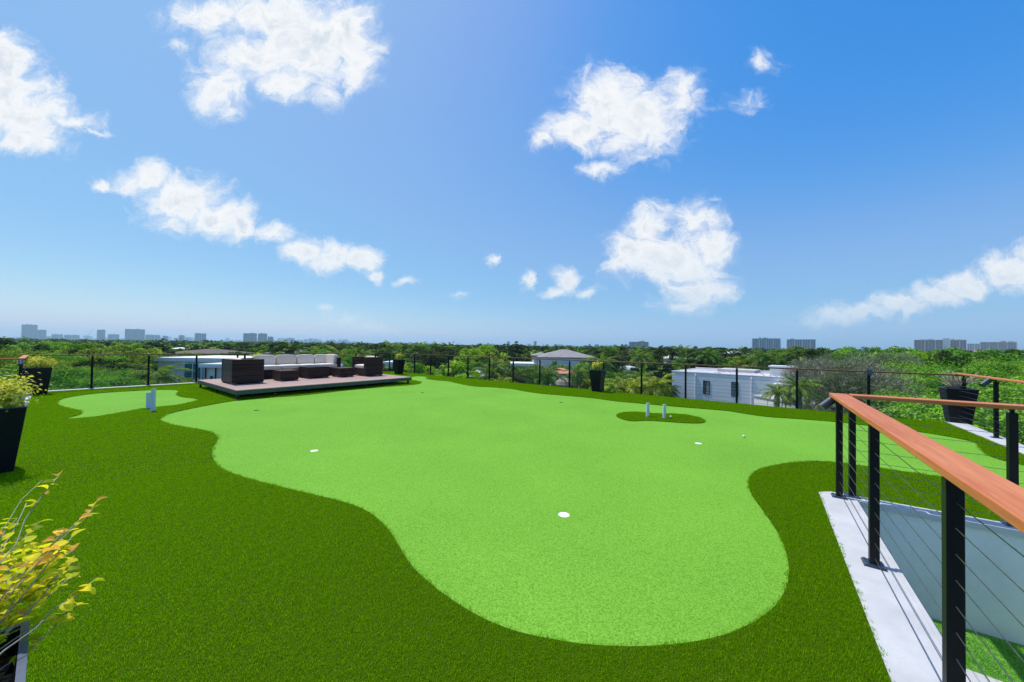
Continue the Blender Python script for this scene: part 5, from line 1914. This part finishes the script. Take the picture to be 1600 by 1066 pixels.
# ------------------------------------------------------------------ towers on the skyline
def tower(px0, px1, ytop, D, label, bodym='towerwhite', glassm='towerglass', nx=None, cat='tower', name='apartment_tower', depth=None, rot=0.0, slab='towerwhite', fins=True, roofbox=True, cap=None, floor_h=3.3, group=None):
    a, b_ = at(px0, 540, D), at(px1, 540, D)
    th_ = math.atan2((a.x + b_.x) / 2, D)
    w_ = (b_.x - a.x) * math.cos(th_)
    rot = -th_
    pxm = (px0 + px1) / 2
    zt = EYE.z + (horizon_y(pxm) - ytop) * D / FPX
    H_ = zt - GZ
    dp = depth or min(w_ * .4, 18)
    e = empty(name, ((a.x + b_.x) / 2, D, GZ), rot, label=label, cat=cat, group=group)
    m_ = MB(); cbox(m_, -w_ / 2 + .8, w_ / 2 - .8, .9, dp - .9, 0, H_ - 2.0); m_.build('glazing', M[glassm], e)
    nfl = int(H_ / floor_h)
    m_ = MB()
    for i in range(nfl):
        z = (i + 1) * floor_h - .5
        if z > H_ - 2.4: break
        cbox(m_, -w_ / 2 + .4, w_ / 2 - .4, 0, dp, z - .45, z + .55)
    if m_.v:
        m_.build('balcony', M[slab], e)['kind'] = 'stuff'
    if fins:
        nx_ = nx or max(3, int(w_ / 8))
        m_ = MB()
        for i in range(nx_ + 1):
            x = -w_ / 2 + .5 + (w_ - 1.0) * i / nx_
            ww = .5 if i % 3 else 1.3
            cbox(m_, x - ww, x + ww, -.35, dp + .35, 0, H_ - 1.98)
        m_.build('pier', M[bodym], e)['kind'] = 'stuff'
    m_ = MB(); cbox(m_, -w_ / 2, w_ / 2, -.5, dp + .5, H_ - 1.97, H_); m_.build('parapet', M[cap or bodym], e)
    if roofbox:
        m_ = MB(); rr_ = random.Random(int(px0))
        for i in range(3):
            x = rr_.uniform(-w_ * .4, w_ * .4); hw = rr_.uniform(1.5, w_ * .09)
            cbox(m_, x - hw, x + hw, dp * .3, dp * .7, H_ + .01 + i * .003, H_ + rr_.uniform(2, 4.5))
        m_.build('roof_box', M[bodym], e)
    return e


tower(1175, 1219, 529.0, 1150, 'left of the two pale towers right of centre, green trim on its roof', cap='towerteal', nx=12)
tower(1229, 1274, 530.5, 1200, 'right of the two pale towers right of centre, trees before its foot', cap='towerteal', nx=11)
tower(983, 1013, 534.2, 1250, 'mid-size slab block on the skyline between grey roof and boarded house', 'towerpink', nx=9, slab='towerwhite')
tower(1428, 1473, 531.0, 1180, 'left brown-and-pink wing of the long tower group at the right', 'towerpink', 'towerbrown', nx=8, slab='towerbrown')
tower(1473, 1484, 528.6, 1172, 'white windowless core of the long tower group at the right', 'white', 'white', nx=2, slab='white', roofbox=False, depth=14)
tower(1484, 1510, 531.0, 1185, 'right brown wing of the long tower group beside its white core', 'towerpink', 'towerbrown', nx=5, slab='towerbrown')
tower(1511, 1531, 537.0, 1500, 'pale hazy block between the two brown tower groups', 'towerwhite', nx=5)
tower(1531, 1588, 534.5, 1120, 'rightmost long brown slab building near the frame edge', 'towerpink', 'towerbrown', nx=12, slab='towergrey')
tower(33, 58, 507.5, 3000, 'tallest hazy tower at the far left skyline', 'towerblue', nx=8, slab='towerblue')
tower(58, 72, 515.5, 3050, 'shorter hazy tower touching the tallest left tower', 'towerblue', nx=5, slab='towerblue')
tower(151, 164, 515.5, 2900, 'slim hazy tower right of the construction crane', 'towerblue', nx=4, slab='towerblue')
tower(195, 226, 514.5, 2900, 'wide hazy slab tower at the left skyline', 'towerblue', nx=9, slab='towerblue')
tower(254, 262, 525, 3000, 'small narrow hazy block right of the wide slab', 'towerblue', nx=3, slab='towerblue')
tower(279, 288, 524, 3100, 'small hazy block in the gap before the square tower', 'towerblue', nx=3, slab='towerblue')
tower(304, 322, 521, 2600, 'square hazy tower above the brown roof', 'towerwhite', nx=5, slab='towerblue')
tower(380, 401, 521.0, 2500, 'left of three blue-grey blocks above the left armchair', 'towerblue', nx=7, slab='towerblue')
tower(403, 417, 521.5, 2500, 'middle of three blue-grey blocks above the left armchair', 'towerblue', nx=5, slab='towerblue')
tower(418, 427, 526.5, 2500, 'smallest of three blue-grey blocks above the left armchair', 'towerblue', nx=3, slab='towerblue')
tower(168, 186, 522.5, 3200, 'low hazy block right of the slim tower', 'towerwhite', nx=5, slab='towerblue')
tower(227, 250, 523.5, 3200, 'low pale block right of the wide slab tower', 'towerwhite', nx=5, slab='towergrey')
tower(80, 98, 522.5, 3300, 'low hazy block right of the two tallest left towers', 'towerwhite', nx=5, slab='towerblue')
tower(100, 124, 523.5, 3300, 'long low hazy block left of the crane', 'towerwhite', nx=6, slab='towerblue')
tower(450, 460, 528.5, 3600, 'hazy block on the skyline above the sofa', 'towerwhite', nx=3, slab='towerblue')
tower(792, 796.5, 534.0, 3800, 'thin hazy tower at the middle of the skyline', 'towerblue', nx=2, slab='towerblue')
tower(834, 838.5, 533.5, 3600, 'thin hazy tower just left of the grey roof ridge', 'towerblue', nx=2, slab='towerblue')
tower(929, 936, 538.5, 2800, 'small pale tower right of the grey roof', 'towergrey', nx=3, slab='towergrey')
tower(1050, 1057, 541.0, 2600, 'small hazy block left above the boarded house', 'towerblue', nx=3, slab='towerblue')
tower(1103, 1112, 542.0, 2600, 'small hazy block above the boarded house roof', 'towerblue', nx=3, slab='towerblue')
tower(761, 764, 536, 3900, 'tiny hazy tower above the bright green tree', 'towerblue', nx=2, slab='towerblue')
q = at(1535, 548, 420)
e = empty('red_roof_hall', (q.x, q.y, GZ), 0, label='broad red roof showing above the trees below the right slab', cat='building')
m_ = MB(); cbox(m_, -14, 14, 0, 16, 0, 11.9); m_.build('wall', M['white'], e)
hip_roof(-14, 14, 0, 16, 11.9, 2.6, 1).build('roof', M['redroof'], e)

# long low hazy town on the horizon
rg = random.Random(4)
m_ = MB()
for i in range(420):
    px = rg.choice([rg.uniform(60, 320), rg.uniform(330, 540), rg.uniform(430, 700), rg.uniform(740, 960), rg.uniform(-50, 1250)])
    D = rg.uniform(3200, 6500)
    q = at(px, 540, D)
    hpx = rg.choice([rg.uniform(1.5, 4), rg.uniform(2, 8)]) * (1.0 if px < 560 else .5)
    H_ = 12 + hpx * D / FPX
    w_ = rg.uniform(15, 60)
    cbox(m_, q.x - w_ / 2, q.x + w_ / 2, q.y, q.y + 25, GZ, GZ + H_)
tag(m_.build('distant_town', M['towerwhite']), kind='stuff')

# construction crane at the left
q = at(137, 530, 2900)
e = empty('tower_crane', (q.x, q.y, GZ), 0, label='thin construction crane on the left skyline', cat='crane')
k_ = 2900 / FPX
m_ = MB(); m_.tube([(0, 0, 0), (0, 0, 12 + 7 * k_)], 1.0, 4); m_.build('mast', M['crane'], e)
m_ = MB(); m_.tube([(-3 * k_, 0, 12 + 7 * k_), (0, 0, 12 + 8 * k_), (7 * k_, 0, 12 + 16 * k_)], .9, 4); m_.build('jib', M['crane'], e)

# ------------------------------------------------------------------ haze
mb = MB().box((0, 0, (170 + GZ - 1) / 2), (18000, 18000, 170 - GZ + 1))
hm = bpy.data.materials.new('haze_air')
hm.use_nodes = True
nt = hm.node_tree
for n_ in list(nt.nodes): nt.nodes.remove(n_)
vo = nt.nodes.new('ShaderNodeVolumePrincipled')
vo.inputs['Color'].default_value = (0.60, 0.85, 1.0, 1)
vo.inputs['Density'].default_value = 0.00013
vo.inputs['Anisotropy'].default_value = 0.2
ou = nt.nodes.new('ShaderNodeOutputMaterial')
nt.links.new(vo.outputs[0], ou.inputs['Volume'])
tag(mb.build('haze', hm), kind='stuff')
